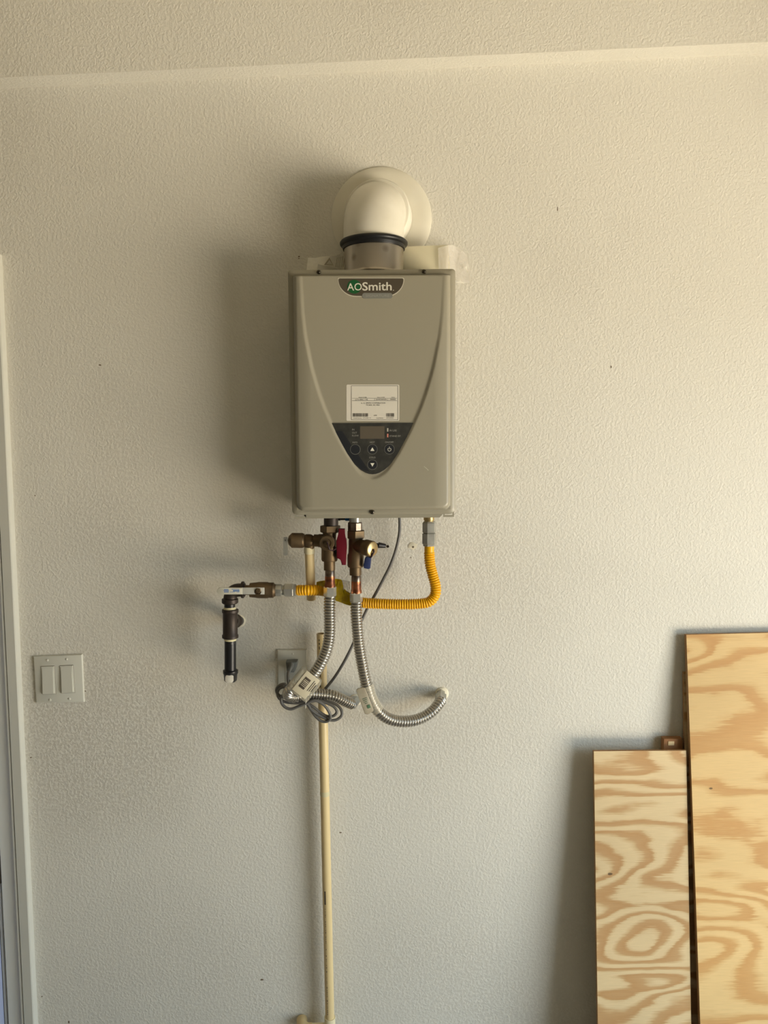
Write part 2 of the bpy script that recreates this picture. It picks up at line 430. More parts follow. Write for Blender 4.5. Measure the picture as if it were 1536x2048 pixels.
# upper part of the wall stands proud; its underside shows as a pale sloping strip
PR = 0.052
zb = lambda x: 0
a0, a1 = P(0, 155, -PR), P(1536, 84, -PR)
sl = (a1.z - a0.z) / (a1.x - a0.x)
xa, xb = XL, XR
za, zb_ = a0.z + sl*(xa - a0.x), a0.z + sl*(xb - a0.x)
bm = bmesh.new()
pts = [(xa, za), (xb, zb_), (xb, ZC), (xa, ZC)]
prism(bm, pts, -PR, 0)
ub = obj('trim_1', bm, M_WALL, smooth=False); struct(ub, 'upper wall band standing proud above a narrow sloping ledge')

# door casing, jamb and door at far left
cz = P(0, 508, -.012).z
casing = thing('door_casing', 'white painted door casing along the left edge of the wall', 'trim', (dx_in, 0, 0))
del casing['category']; casing.name = 'trim_2'; casing['kind'] = 'structure'
xo = P(69.5, 2048, -.018).x; xm = P(48.5, 2048, -.016).x; xi = P(16.5, 2048, -.011).x
def cas_profile(y_in):
    w = xm - xi
    # stepped and rounded inner face, then groove, then raised backband
    return [(xi, 0), (xi, -.009), (xi+.002, -.011), (xi + w*.55, -.0105), (xi + w*.72, -.0125), (xi + w*.86, -.0165), (xm-.0015, -.0165), (xm, -.012),
            (xm+.001, -.012), (xm+.0015, -.0185), (xo-.004, -.0195), (xo-.0015, -.018), (xo, -.013), (xo, 0)]
def cas(bm, prof, z0, z1):
    a = [bm.verts.new((x, y, z0)) for x, y in prof]; b = [bm.verts.new((x, y, z1)) for x, y in prof]
    n = len(prof); bm.faces.new(a); bm.faces.new(b[::-1])
    for i in range(n): bm.faces.new((a[i], b[i], b[(i+1) % n], a[(i+1) % n]))
pr = cas_profile(0)
bm = bmesh.new(); cas(bm, pr[:9] + [(xm+.001, 0)], 0, cz); obj('inner_board', bm, M['trim'], casing, angle=30)
bm = bmesh.new(); cas(bm, [(xm+.0012, 0)] + pr[9:], 0, cz); obj('back_band', bm, M['trim'], casing, angle=30)
bm = bmesh.new(); box(bm, (dx_l - .07, -.018, dz_top - .002), (xi, 0, cz), .003); obj('head_board', bm, M['trim'], casing)
bm = bmesh.new(); box(bm, (dx_l - .07, -.018, 0), (dx_l, 0, dz_top - .002), .003); obj('left_board', bm, M['trim'], casing)
bm = bmesh.new()
box(bm, (dx_in - .006, -.004, 0), (dx_in, T, dz_top - .002)); box(bm, (dx_in - .018, .045, 0), (dx_in - .006, T, dz_top - .002))
obj('jamb', bm, M['trim'], casing, smooth=False)
door = thing('door_1', '', 'x', (dx_l, .05, 0)); del door['category']; door['kind'] = 'structure'; door['label'] = 'white door closed in the opening at far left, bluish reflection in its colour'
bm = bmesh.new(); box(bm, (dx_l + .004, -.044, .01), (dx_in - .0065, -.004, dz_top - .006), .002)
obj('door_panel', bm, M['door_reflection'], door, smooth=False)
bm = bmesh.new(); lathe(bm, P(0, 1765, -.004), P(0, 1655, -.004), [(0, .006), (1, .006)], 12); obj('hinge', bm, M['screw'], door)

bm = bmesh.new(); box(bm, (dx_l - .3, T + .001, 0), (dx_in + .3, T + .06, dz_top + .3)); struct(obj('light_leak_backing', bm, M_WALL, smooth=False))  # unseen backing, added to stop sky light leaking past the door edge
# small scuffs and nicks in the paint, pieces of the wall
def nick(px, py, w, h, name='wall_nick', mt='scuff', proud=.0006):
    bm = bmesh.new(); n = 9
    pts = [(px + w*math.cos(2*PI*i/n)*random.uniform(.6, 1.2), py + h*math.sin(2*PI*i/n)*random.uniform(.6, 1.2)) for i in range(n)]
    prism(bm, pxpts(pts, 0)[::-1], -proud, .0005); return obj(name, bm, M[mt], wall_back)
for a in ((1222, 734, 1.6, 3.2), (200, 730, 3, 2), (598, 513, 2.2, 1.6), (598, 517, 1.4, 1), (70, 991, 1.3, 1.3), (524, 1959, 3.4, 2), (171, 1382, 1.6, 1.4),
          (62, 1515, 2, 1.6), (84, 1993, 1.4, 1.4), (138, 2044, 1.8, 3), (822, 1115, 1, 1.5), (681, 1665, 3, 1), (1115, 418, 1, 4)):
    nick(*a)

# ---------------------------------------------------------------- water heater
YF = -0.168                                         # plane of the flange face
YC = YF - 0.017                                     # raised cover face
YR = YC + 0.0040                                    # recessed shield face
def X(px, Y, py=785): return P(px, py, Y).x
def Z(py, Y, px=745): return P(px, py, Y).z
hx0, hx1 = X(579.5, YF), X(911, YF); hz1, hz0 = Z(538, YF), Z(1029.5, YF)
heater = thing('tankless_water_heater', 'grey wall-mounted tankless water heater with a shield-shaped front and black control panel', 'water heater', ((hx0+hx1)/2, -.08, hz0))
bm = bmesh.new(); box(bm, (hx0+.004, YF+.003, hz0+.004), (hx1-.004, -.014, hz1-.003), .004); obj('cabinet', bm, M['paint'], heater)
# wall bracket with four slotted tabs
bm = bmesh.new(); box(bm, (hx0+.02, -.013, hz0-.004), (hx1-.02, -.0005, hz1+.004), .001); obj('mounting_bracket', bm, M['paint'], heater, smooth=False)
# flange
bm = bmesh.new()
fx = [(hx0 + r0, z) for r0, z in ()]
def rr_world(x0, z0, x1, z1, rb, rt, n=6):
    out = []
    for cx, cz_, r, a0 in ((x0+rb, z0+rb, rb, 180), (x1-rb, z0+rb, rb, 270), (x1-rt, z1-rt, rt, 0), (x0+rt, z1-rt, rt, 90)):
        for i in range(n+1):
            a = math.radians(a0 + 90*i/n); out.append((cx + r*math.cos(a), cz_ + r*math.sin(a)))
    return out
lp_ = [(0, .0155, 0), (0, .0050, 0), (.0012, .0038, 0), (.0090, 0, 0)]
rings_ = [[bm.verts.new((x, YF+dy, z)) for x, z in rr_world(hx0+i_, hz0+i_*.6, hx1-i_, hz1-i_, .012, .007)] for i_, dy, _ in lp_]
for ra, rb_ in zip(rings_, rings_[1:]):
    for q_ in range(len(ra)): bm.faces.new((ra[q_], ra[(q_+1) % len(ra)], rb_[(q_+1) % len(ra)], rb_[q_]))
bm.faces.new(rings_[0][::-1]); bm.faces.new(rings_[-1])
obj('front_flange', bm, M['paint'], heater)
# bottom lip and tabs
bm = bmesh.new()
prism(bm, [(hx0+.032, hz0-.0075), (hx1-.034, hz0-.0075), (hx1-.026, hz0+.002), (hx0+.024, hz0+.002)], YF+.004, YF+.03)
obj('bottom_lip', bm, M['paint'], heater, smooth=False)
def tab(px0, px1, py0, py1):
    bm = bmesh.new(); y0, y1 = YF+.004, YF+.006
    o = [(X(px0, y0), Z(py0, y0)), (X(px1, y0), Z(py0, y0)), (X(px1, y0), Z(py1, y0)), (X(px0, y0), Z(py1, y0))]
    cx, cz_ = (o[0][0]+o[1][0])/2, (o[0][1]*.42+o[2][1]*.58); hw, hh = .0085, .0026
    inn = [(cx-hw, cz_+hh), (cx+hw, cz_+hh), (cx+hw, cz_-hh), (cx-hw, cz_-hh)]
    for y in (y0, y1):
        a = [bm.verts.new((x, y, z)) for x, z in o]; b = [bm.verts.new((x, y, z)) for x, z in inn]
        for i in range(4): bm.faces.new((a[i], a[(i+1) % 4], b[(i+1) % 4], b[i]))
        if y == y0: A, B = a, b
    for i in range(4):
        bm.faces.new((A[i], a[i], a[(i+1) % 4], A[(i+1) % 4])); bm.faces.new((B[i], b[i], b[(i+1) % 4], B[(i+1) % 4]))
    obj('slotted_tab', bm, M['paint'], heater, smooth=False)
tab(585, 608, 1021, 1036); tab(886, 908, 1020, 1035)
# raised cover with recessed shield, one surface
cx0, cx1 = X(588, YC), X(902, YC); cz1, cz0 = Z(547.5, YC), Z(1021, YC)
shield = [(540, 150), (550, 149), (624, 144.5), (671, 139), (706, 132), (735, 126), (764, 118), (787, 111), (815, 101), (845, 88), (870, 76.5), (890, 66), (910, 55), (928, 43), (942, 33.5), (951, 24.5), (957, 14), (960, 6), (961, 0)]
ppm = sc(YC)
def half_w(py):
    if py > 961: return None
    for (a, wa), (b, wb) in zip(shield, shield[1:]):
        if a <= py <= b:
            return wa + (wb-wa)*(py-a)/(b-a)
    return 150
# polyline of the shield edge in metres for a distance lookup
edge = []
for s_ in (-1, 1):
    e = [Vector((X(745 + s_*w, YC, py), Z(py, YC, 745 + s_*w))) for py, w in shield]
    edge.append(e)
def seg_dist(p, a, b):
    d = b - a; t = max(0, min(1, (p-a).dot(d)/max(1e-12, d.dot(d)))); return (p - a - d*t).length
def sstep(t): t = max(0, min(1, t)); return t*t*(3-2*t)
NX, NZ = 190, 250
bm = bmesh.new(); grid = []
ccx = X(745, YC)
for j in range(NZ+1):
    row = []; tz = j/NZ
    tz = .5 - .5*math.cos(PI*tz)*(1) if False else tz
    z = cz0 + (cz1-cz0)*tz
    for i in range(NX+1):
        # denser samples near the rounded edges
        u = i/NX; u = u - .055*math.sin(2*PI*u)/(1)*.9
        x = cx0 + (cx1-cx0)*u
        rx = .018
        qx = abs(x - (cx0+cx1)/2) - ((cx1-cx0)/2 - rx)
        qz = (cz0 + rx) - z
        if qx > 0 and qz > 0: d = rx - math.hypot(qx, qz)
        else: d = min(rx - qx, z - cz0)
        w = .0095 if qz <= 0 else .009
        t = max(0, min(1, d/w)); h = math.sqrt(max(0, 1-(1-t)**2))
        dt = max(0, min(1, (cz1 - z)/.0035)); h *= math.sqrt(max(0, 1-(1-dt)**2))
        y = YF - .0004 - .0166*h + .0062*h*max(0, 1 - (rx-qx)/.036)**1.6; y_in = YF - .0004 - .0128*h
        # shield recess
        p = Vector((x, z)); py_ = 1024  # inverse map approx through Z
        sd = min(min(seg_dist(p, a, b) for a, b in zip(e, e[1:]) if abs((a.y+b.y)/2 - z) < .08) for e in edge) if z > edge[0][-1].y - .012 else 1
        # inside test
        inside = False
        if z > edge[0][-1].y:
            for a, b in zip(edge[0], edge[0][1:]):
                if b.y <= z <= a.y:
                    k = (z-b.y)/(a.y-b.y); xl = b.x + (a.x-b.x)*k; break
            else: xl = edge[0][0].x
            for a, b in zip(edge[1], edge[1][1:]):
                if b.y <= z <= a.y:
                    k = (z-b.y)/(a.y-b.y); xr = b.x + (a.x-b.x)*k; break
            else: xr = edge[1][0].x
            inside = xl < x < xr
        if inside: y += (y_in - y)*sstep(sd/.0095)
        row.append(bm.verts.new((x, y, z)))
    grid.append(row)
for j in range(NZ):
    for i in range(NX):
        bm.faces.new((grid[j][i], grid[j][i+1], grid[j+1][i+1], grid[j+1][i]))
cover = obj('front_cover', bm, M['paint'], heater, angle=80, recalc=False)
# screws
def screw(px, py, Y, r=4.2, parent=heater, name='screw', m_='screw'):
    c = P(px, py, Y); k = 1/sc(Y); bm = bmesh.new()
    if m_ == 'screw': lathe(bm, c, c + Vector((0, -.004, 0)), [(-.8, r*k), (.35, r*k), (.75, r*k*.85), (1, r*k*.5), (1, r*k*.3), (.5, r*k*.28)], 20)
    else: lathe(bm, c, c + Vector((0, -.0016, 0)), [(-.8, r*k), (.2, r*k), (.7, r*k*.8), (1, r*k*.4)], 20)
    return obj(name, bm, M[m_], parent)
screw(637.5, 544, YF); screw(848, 543, YF); screw(744.5, 1024, YF, 4.6)
# badge
def curve_badge(g):
    out = [(677-g, 556.5-g)]
    out = []
    x0, x1, y0 = 677-g, 807+g, 557-g
    out += [(x0+2, y0), (x1-2, y0), (x1, y0+2)]
    for i in range(1, 12):
        a = PI/2*i/12; out.append((x1 - (1-math.cos(a))*36 - 0, y0 + 2 + math.sin(a)*(33+2*g)))
    out.append((x1-37, y0+35+2*g)); out.append((x0+37, y0+35+2*g))
    for i in range(11, 0, -1):
        a = PI/2*i/12; out.append((x0 + (1-math.cos(a))*36, y0 + 2 + math.sin(a)*(33+2*g)))
    out.append((x0, y0+2)); return out
bm = bmesh.new(); prism(bm, pxpts(curve_badge(1.6), YR)[::-1], YR-.0006, YR+.001); rim = obj('badge', bm, M['rim'], heater)
bm = bmesh.new(); prism(bm, pxpts(curve_badge(0), YR)[::-1], YR-.0009, YR); obj('badge_face', bm, M['badge'], rim)
def disc(px, py, r, Y, th, mt, parent, name, n=36):
    bm = bmesh.new(); prism(bm, pxpts([(px + r*math.cos(2*PI*i/n), py + r*math.sin(2*PI*i/n)) for i in range(n)], Y)[::-1], Y-th, Y)
    return obj(name, bm, M[mt], parent)
disc(708.5, 573.5, 14.0, YR-.0009, .0003, 'green', rim, 'green_disc')
text('lettering', 'AO', 709.5, 574.5, 14.0, YR-.0014, M['textw'], rim, sx=.98, bold=.006)
text('lettering', 'Smith', 754.3, 573.6, 15.6, YR-.0014, M['textw'], rim, sx=1.17, bold=.014)
disc(787, 580.5, .9, YR-.0009, .0003, 'textw', rim, 'dot_mark', 10)
bm = bmesh.new(); prism(bm, pxpts(rrect(724.5, 586, 785, 597.2, 5), YR)[::-1], YR-.0014, YR); obj('pill_plate', bm, M['pill'], rim)
text('lettering', 'SIGNATURE', 755, 591.7, 4.6, YR-.0015, M['pilltext'], rim, sx=1.35)
# rating label
LY = YR - .0005
bm = bmesh.new(); prism(bm, pxpts(rrect(692.8, 769.2, 798.6, 841.8, 2.6), YR)[::-1], LY, YR+.0005); lab = obj('rating_label', bm, M['label'], heater)
def ink(pts, name='printed_lines', mt='ink', parent=lab, Y=LY, th=.00015):
    bm = bmesh.new()
    for x0, y0, x1, y1 in pts: prism(bm, pxpts([(x0, y0), (x1, y0), (x1, y1), (x0, y1)], Y)[::-1], Y-th, Y)
    return obj(name, bm, M[mt], parent, smooth=False)
ink([(702.2, 771.3, 703, 840), (702.2, 771.3, 796, 772), (795.3, 771.3, 796, 840), (702.2, 839.3, 796, 840)], 'border_line')
ink([(704, 796.6, 794, 797), (704, 801.2, 794, 801.8), (749, 796.6, 749.5, 801.6), (775.4, 796.6, 775.8, 801.6)])
text('lettering', 'MODEL NUMBER', 725.5, 795, 1.5, LY-.0001, M['ink'], lab)
text('lettering', 'SERIAL NUMBER', 762, 794.8, 1.5, LY-.0001, M['ink'], lab)
text('lettering', 'ITEM ID', 786, 794.8, 1.5, LY-.0001, M['ink'], lab)
text('lettering', 'GTS-240C / NE', 723, 799.2, 2.4, LY-.0001, M['ink'], lab, sx=1.15)
text('lettering', '2019C009203', 762.5, 799.0, 2.3, LY-.0001, M['ink'], lab, sx=1.15)
text('lettering', '9904023', 786, 799.0, 2.3, LY-.0001, M['ink'], lab)
text('lettering', 'A. O. SMITH CORPORATION', 746.5, 806.2, 2.6, LY-.0001, M['ink'], lab, sx=1.02)
text('lettering', 'MCBEE, SC, USA', 746, 810.2, 2.6, LY-.0001, M['ink'], lab, sx=1.05)
def barcode(x0, x1, y0, y1):
    r = random.Random(int(x0)); pts = []; x = x0
    while x < x1:
        w = r.choice((.4, .5, .8, 1.1)); pts.append((x, y0, min(x+w, x1), y1)); x += w + r.choice((.35, .5, .7))
    return pts
ink(barcode(705.5, 736, 826.5, 833.3), 'barcode'); ink(barcode(772, 788.5, 826.5, 833.3), 'barcode')
text('lettering', '2090', 750.6, 831, 2.4, LY-.0001, M['ink'], lab)
text('lettering', 'Model Number   GTS-240C NE', 724.5, 836.2, 1.7, LY-.0001, M['ink'], lab, sx=1.1)
text('lettering', 'Serial Number', 760, 836.2, 1.7, LY-.0001, M['ink'], lab)
text('lettering', '2019C009203', 780, 836.0, 1.8, LY-.0001, M['ink'], lab)
# control panel
def cp(g=0):
    L_ = [(663.5-g, 846.2-g), (660.6-g, 849-g*.5), (660.4-g, 852), (674-g, 875.5), (686.6-g*.9, 898.6+g*.3), (694-g*.8, 911+g*.5), (703-g*.75, 922+g*.6), (712-g*.6, 931.6+g*.8), (721-g*.5, 939.6+g*.9), (731-g*.3, 945.5+g), (738, 947.8+g)]
    R_ = [(752, 947.8+g), (759+g*.3, 945.5+g), (769+g*.5, 939.6+g*.9), (778+g*.6, 931.6+g*.8), (787+g*.75, 922+g*.6), (796+g*.8, 911+g*.5), (804+g*.9, 898.6+g*.3), (817+g, 875.5), (829.4+g, 852), (829.4+g, 848.5-g*.5), (826.8+g, 845.6-g)]
    return L_ + [(745, 948.6+g)] + R_
PY = YR - .0016
bm = bmesh.new(); prism(bm, pxpts(cp(1.3), YR), YR-.0009, YR+.001); obj('panel_surround', bm, M['paint'], heater)
bm = bmesh.new(); prism(bm, pxpts(cp(0), YR), PY, YR+.001); panel = obj('control_panel', bm, M['panel'], heater)
bm = bmesh.new(); prism(bm, pxpts([(666, 862), (684, 862), (740, 944), (722, 938.5), (704, 921), (688, 898)], PY)[::-1], PY-.0001, PY); obj('dark_band', bm, M['panel2'], panel)
bm = bmesh.new(); prism(bm, pxpts(rrect(720.3, 852.5, 769, 877.5, .8, 2), PY)[::-1], PY-.0004, PY); obj('display', bm, M['display'], panel)
for s_, y in (('IN', 859.3), ('OUT', 865.7), ('FLOW', 871.6)): text('lettering', s_, 704, y, 3.3, PY-.0001, M['ptext'], panel, 'LEFT')
text('lettering', 'IN USE', 778.8, 861.3, 3.4, PY-.0001, M['ptext'], panel, 'LEFT')
text('lettering', 'STAND BY', 778.8, 872.4, 3.4, PY-.0001, M['ptext'], panel, 'LEFT')
text('lettering', 'INFO', 710, 885, 3.1, PY-.0001, M['ptext'], panel)
text('lettering', 'HOT', 744.5, 884.8, 3.3, PY-.0001, M['ptext'], panel)
text('lettering', 'ON/OFF', 778.6, 884.6, 3.3, PY-.0001, M['ptext'], panel)
text('lettering', 'COLD', 744.7, 915.2, 3.3, PY-.0001, M['ptext'], panel)
ink([(774, 856.4, 776.8, 863.2)], 'in_use_light', 'led', panel, PY, .0006)
ink([(774, 867.6, 776.8, 874.6)], 'standby_light', 'ledred', panel, PY, .0006)
def button(px, py, r, kind):
    bt = disc(px, py, r, PY, .0006, 'ringgrey', panel, 'button')
    disc(px, py, r-.9, PY-.0006, .0001, 'panel2', bt, 'button_face')
    Y = PY - .0008
    if kind in 'ud':
        s_ = 1 if kind == 'u' else -1
        bm = bmesh.new(); prism(bm, pxpts([(px-4.1, py+3.2*s_), (px, py-4*s_), (px+4.1, py+3.2*s_)], Y), Y-.0001, Y+.0001); obj('arrow_mark', bm, M['textw'], bt, smooth=False)
    if kind == 'p':
        bm = bmesh.new(); n = 20; pts = []
        for k in range(n+1):
            a = math.radians(-55 + 290*k/n); pts.append((px+3.7*math.cos(a), py+.6+3.7*math.sin(a)))
        for k in range(n, -1, -1):
            a = math.radians(-55 + 290*k/n); pts.append((px+2.8*math.cos(a), py+.6+2.8*math.sin(a)))
        prism(bm, pxpts(pts, Y), Y-.0001, Y+.0001)
        prism(bm, pxpts([(px-.5, py-5), (px+.5, py-5), (px+.5, py), (px-.5, py)], Y), Y-.0001, Y+.0001)
        obj('power_mark', bm, M['textw'], bt, smooth=False)
button(710.6, 898.8, 10.4, 'i'); button(744.8, 898.6, 10.2, 'u'); button(778.8, 898.4, 10.4, 'p'); button(744.8, 929.4, 10.2, 'd')
bm = bmesh.new(); sweep(bm, [P(848, 933, YC-.0002), P(853, 937, YC-.0002), P(857, 941, YC-.0002)], .0006, .002, 6); obj('scratch', bm, M['rim'], heater)

# ---------------------------------------------------------------- vent
YV = -.098
ctop = Z(540, YV)
flue = thing('vent_elbow', 'white plastic vent elbow turning into the wall above the water heater', 'vent pipe', (X(747, YV, 480), YV, Z(486, YV)))
k = 1/sc(YV)
R1 = 59*k
c0 = P(747.5, 486, YV)
Rb = .068
wx = P(760, 440, 0).x
dirh = Vector((wx - c0.x, -YV, 0)); 
def elbow_pt(a):
    # quarter bend from vertical to horizontal
    h = dirh.normalized(); return c0 + Vector((0, 0, .012)) + h*(Rb*(1-math.cos(a))) + Vector((0, 0, 1))*(Rb*math.sin(a))
path = [c0 - Vector((0, 0, .004)), c0 + Vector((0, 0, .012))] + [elbow_pt(PI/2*i/8) for i in range(1, 9)]
endp = elbow_pt(PI/2); e2 = endp + dirh.normalized()*.02
path.append(e2)
bm = bmesh.new(); sweep(bm, path, R1, .006, 56); obj('elbow', bm, M['elbow'], flue)
bm = bmesh.new()
hn = dirh.normalized(); A = endp - hn*.022; B = endp + hn*((-.001 - endp.y)/hn.y)
lathe(bm, A, B, [(0, R1*.98), (.02, R1+.006), (.1, R1+.0085), (.9, R1+.0085), (1, R1+.0085)], 56); obj('wall_socket', bm, M['elbow'], flue)
fc = P(763, 437, -.003); kf = 1/sc(-.003)
plate = thing('wall_plate', 'round cream wall plate behind the vent elbow', 'cover plate', (fc.x, 0, fc.z))
bm = bmesh.new(); lathe(bm, Vector((fc.x, 0, fc.z)), Vector((fc.x, -.009, fc.z)), [(0, 97.5*kf), (.35, 97.5*kf), (.55, 96*kf), (.8, 85*kf), (1, 79*kf)], 72)
obj('plate_disc', bm, M['flange'], plate)
bm = bmesh.new(); 
gp = c0 + Vector((0, 0, -.006))
lathe(bm, gp + Vector((0, 0, -.009)), gp + Vector((0, 0, .009)), [(0, 59*k), (0, 60.5*k), (.35, 61.5*k), (.5, 65*k), (.62, 66.3*k), (.8, 66.3*k), (.95, 64.5*k), (1, 60*k)], 64)
gas_ = obj('rubber_gasket', bm, M['rubber'], flue); tag(gas_, 'black rubber gasket')
collar = thing('exhaust_collar', 'short stainless steel exhaust collar standing on the water heater top', 'collar', (c0.x, YV, hz1))
bm = bmesh.new(); zt = gp.z - .0095
lathe(bm, Vector((c0.x, YV, hz1+.0005)), Vector((c0.x, YV, zt)), [(0, 60.5*k), (.04, 58.5*k), (.1, 58*k), (1, 58*k)], 64); obj('steel_tube', bm, M['stainless'], collar)

# papers on top of heater
def sheet(bm, top, bot, Yf, nu=14, nv=5, th=.0006, crumple=.003, seed=1):
    """crumpled sheet between two px polylines; Yf(u,v) depth"""
    r = random.Random(seed)
    def samp(pl, u):
        x = u*(len(pl)-1); i = min(int(x), len(pl)-2); t = x-i
        return pl[i][0]*(1-t)+pl[i+1][0]*t, pl[i][1]*(1-t)+pl[i+1][1]*t
    g = []
    for j in range(nv+1):
        row = []
        for i in range(nu+1):
            u, v = i/nu, j/nv; a, b = samp(top, u), samp(bot, u)
            px, py = a[0]*(1-v)+b[0]*v, a[1]*(1-v)+b[1]*v
            row.append(P(px, py, Yf(u, v) + r.uniform(-crumple, crumple)))
        g.append(row)
    for off, fl in ((0, 0), (th, 1)):
        V = [[bm.verts.new(p + Vector((0, off, 0))) for p in row] for row in g]
        for j in range(nv):
            for i in range(nu):
                q = (V[j][i], V[j][i+1], V[j+1][i+1], V[j+1][i]); bm.faces.new(q if not fl else q[::-1])
        if not fl: V0 = V
    ring = lambda V: V[0] + [r_[-1] for r_ in V[1:]] + V[-1][::-1][1:] + [r_[0] for r_ in V[1:-1]][::-1]
    A_, B_ = ring(V0), ring(V)
    for i in range(len(A_)): bm.faces.new((A_[i], A_[(i+1) % len(A_)], B_[(i+1) % len(A_)], B_[i]))
    return bm
hzt = lambda px: 540.5
YL = -.060
bm = bmesh.new(); sheet(bm, [(616, 515.5), (630, 516), (645, 513), (660, 512), (672, 512), (682, 507), (694, 502)], [(613, 541)]*1 + [(628, 541), (642, 541), (656, 541), (668, 541), (682, 541), (694, 541)], lambda u, v: YL - .01*math.sin(u*5), 18, 6, crumple=.0012)
leaf = obj('safety_leaflet', bm, M['paper']); tag(leaf, 'folded white warning leaflet with striped print left of the exhaust collar', 'paper')
bm = bmesh.new()
YP = YL - .0125
for i in range(6):
    x = 671 + i*3.7; prism(bm, pxpts([(x+3, 515-i*.8), (x+4.3, 514.6-i*.8), (x+1, 534), (x-.3, 534)], YP)[::-1], YP-.0003, YP)
lp = obj('printed_stripes', bm, M['cut'], leaf, smooth=False)
bm = bmesh.new(); tr = [(648, 530), (659, 515), (667, 530.5)]; ti = [(653, 528), (659, 520), (664, 528)]
a = pxpts(tr, YP); b = pxpts(ti, YP)
for i in range(3): prism(bm, [a[i], a[(i+1) % 3], b[(i+1) % 3], b[i]], YP-.0003, YP)
obj('warning_triangle', bm, M['cut'], leaf, smooth=False)
bm = bmesh.new(); sheet(bm, [(636, 528), (655, 533), (674, 537)], [(634, 541), (655, 541), (676, 541)], lambda u, v: YP - .012 + .006*v, 8, 3, crumple=.001, seed=4); obj('folded_corner', bm, M['paper'], leaf)
YK = -.045
bm = bmesh.new(); prism(bm, pxpts([(806, 495), (850, 493.5), (896, 491.5), (899, 541), (806, 541)], YK)[::-1], YK-.008, YK, .001)
bk = obj('manual_booklet', bm, M['booklet']); tag(bk, 'thick cream manual standing on the heater behind the exhaust collar', 'booklet')
bm = bmesh.new(); sheet(bm, [(876, 496), (886, 493), (896, 490), (905, 490), (914, 494), (924, 500), (934, 510)], [(878, 541), (886, 541), (896, 542), (905, 550), (912, 560), (922, 567), (942, 566)],
                        lambda u, v: -.060 + .036*sstep((u-.25)/.4), 20, 12, th=.0004, crumple=.0014, seed=8)
bag = obj('plastic_bag', bm, M['bag']); tag(bag, 'crumpled clear plastic bag hanging past the heater top right corner', 'bag')
for q in ([(911, 566), (921, 561), (929, 567)], [(929.5, 536), (933, 530), (934, 541), (937, 546)]):
    bm = bmesh.new(); prism(bm, pxpts(q, -.03), -.032, -.03); obj('bag_painted_glint', bm, M['paper'], bag)  # opaque white slivers paint the glints on the clear film

# ---------------------------------------------------------------- water service valves
YW = -.118
def hexr(hw): return hw/ math.cos(PI/6) if False else hw
hot = thing('hot_service_valve', 'aged brass service valve with red lever, left one under the water heater', 'valve', P(658, 1145, YW))
bm = bmesh.new(); fit(bm, (662, 1028), (662, 1053), YW, YW, [(1026, 13), (1036, 13), (1036, 14.5), (1053, 14.5)], 24); obj('inlet_nipple', bm, M['iron'], hot)
bm = bmesh.new(); fit(bm, (660.5, 1051), (660.5, 1065), YW, YW, [(1051, 19), (1051.5, 20.5), (1063, 20.5), (1065, 18)], 6, phase=.25); obj('coupling_nut', bm, M['brass'], hot, angle=20)
bm = bmesh.new()
fit(bm, (659, 1064), (659, 1145), YW, YW, [(1064, 14), (1070, 13.5), (1094, 14), (1094, 16.5), (1119, 16.5), (1122, 15), (1122, 11.5), (1140, 11.5)], 28)
# branch to relief valve
fit(bm, (630, 1081), (660, 1082), YW, YW, [(628, 12.5), (636, 12.5), (638, 13.5), (660, 13.5)], 28)
obj('valve_body', bm, M['brass'], hot)
bm = bmesh.new(); c = P(655, 1083.5, YW-.012)
lathe(bm, c, c + Vector((0, -.026, 0)), [(0, 13*k), (.3, 13*k), (.3, 15*k), (.92, 15*k), (1, 13.6*k), (1, 9*k), (.93, 8*k), (.93, 4.5*k), (1.1, 4*k)], 32); obj('drain_cap', bm, M['brass'], hot)
bm = bmesh.new(); sweep(bm, [P(654, 1084, YW-.042), P(657, 1092, YW-.043), P(659, 1098, YW-.042), P(664, 1101, YW-.036), P(672, 1097, YW-.025)], .0017, .002, 10); obj('cap_strap', bm, M['strap'], hot)
bm = bmesh.new(); prism(bm, pxpts([(677.5, 1056.5), (690, 1057), (690, 1073), (693, 1078), (694, 1095), (693, 1108), (692, 1128.5), (684, 1128.5), (683.5, 1117), (674, 1115), (673, 1080), (677, 1074)], YW-.010)[::-1], YW-.024, YW-.008, .002)
rh = obj('lever_handle', bm, M['red'], hot); tag(rh, 'dark red vinyl lever handle')
bm = bmesh.new(); fit(bm, (672, 1101), (686, 1101), YW-.012, YW-.012, [(670, 4.5), (686, 4.5)], 16); obj('valve_stem', bm, M['blackplastic'], hot)

relief = thing('pressure_relief_valve', 'brass pressure relief valve with a hanging steel test lever, pointing left', 'valve', P(603, 1095, YW))
bm = bmesh.new()
fit(bm, (570, 1080.5), (632, 1081.5), YW, YW, [(576.5, 5), (577.5, 9), (584, 15.2), (605, 15.2), (608.5, 13.5), (609.5, 11.5), (612, 13), (620, 13.2), (624, 12), (626, 10.2), (632, 10.5)], 32)
obj('valve_body', bm, M['brass'], relief)
bm = bmesh.new(); fit(bm, (619, 1082), (619.5, 1096), YW, YW+.006, [(1082, 9.5), (1095, 9.5)], 24); obj('outlet_port', bm, M['brass'], relief)
bm = bmesh.new(); prism(bm, pxpts(rrect(567.5, 1073, 576.5, 1110, 2), YW)[::-1], YW-.010, YW-.0085); tl = obj('test_lever', bm, M['steel'], relief); tag(tl, 'flat steel test lever')
disc(571, 1080.5, 1.6, YW-.010, .0006, 'ink', tl, 'rivet', 14)
bm = bmesh.new(); fit(bm, (569, 1080.5), (580, 1080.5), YW, YW, [(572, 2), (580, 2)], 12); obj('spindle', bm, M['steel'], relief)
bm = bmesh.new(); box(bm, P(570, 1082, YW-.0085), P(578, 1078.5, YW+.002)); obj('lever_hinge', bm, M['steel'], relief)

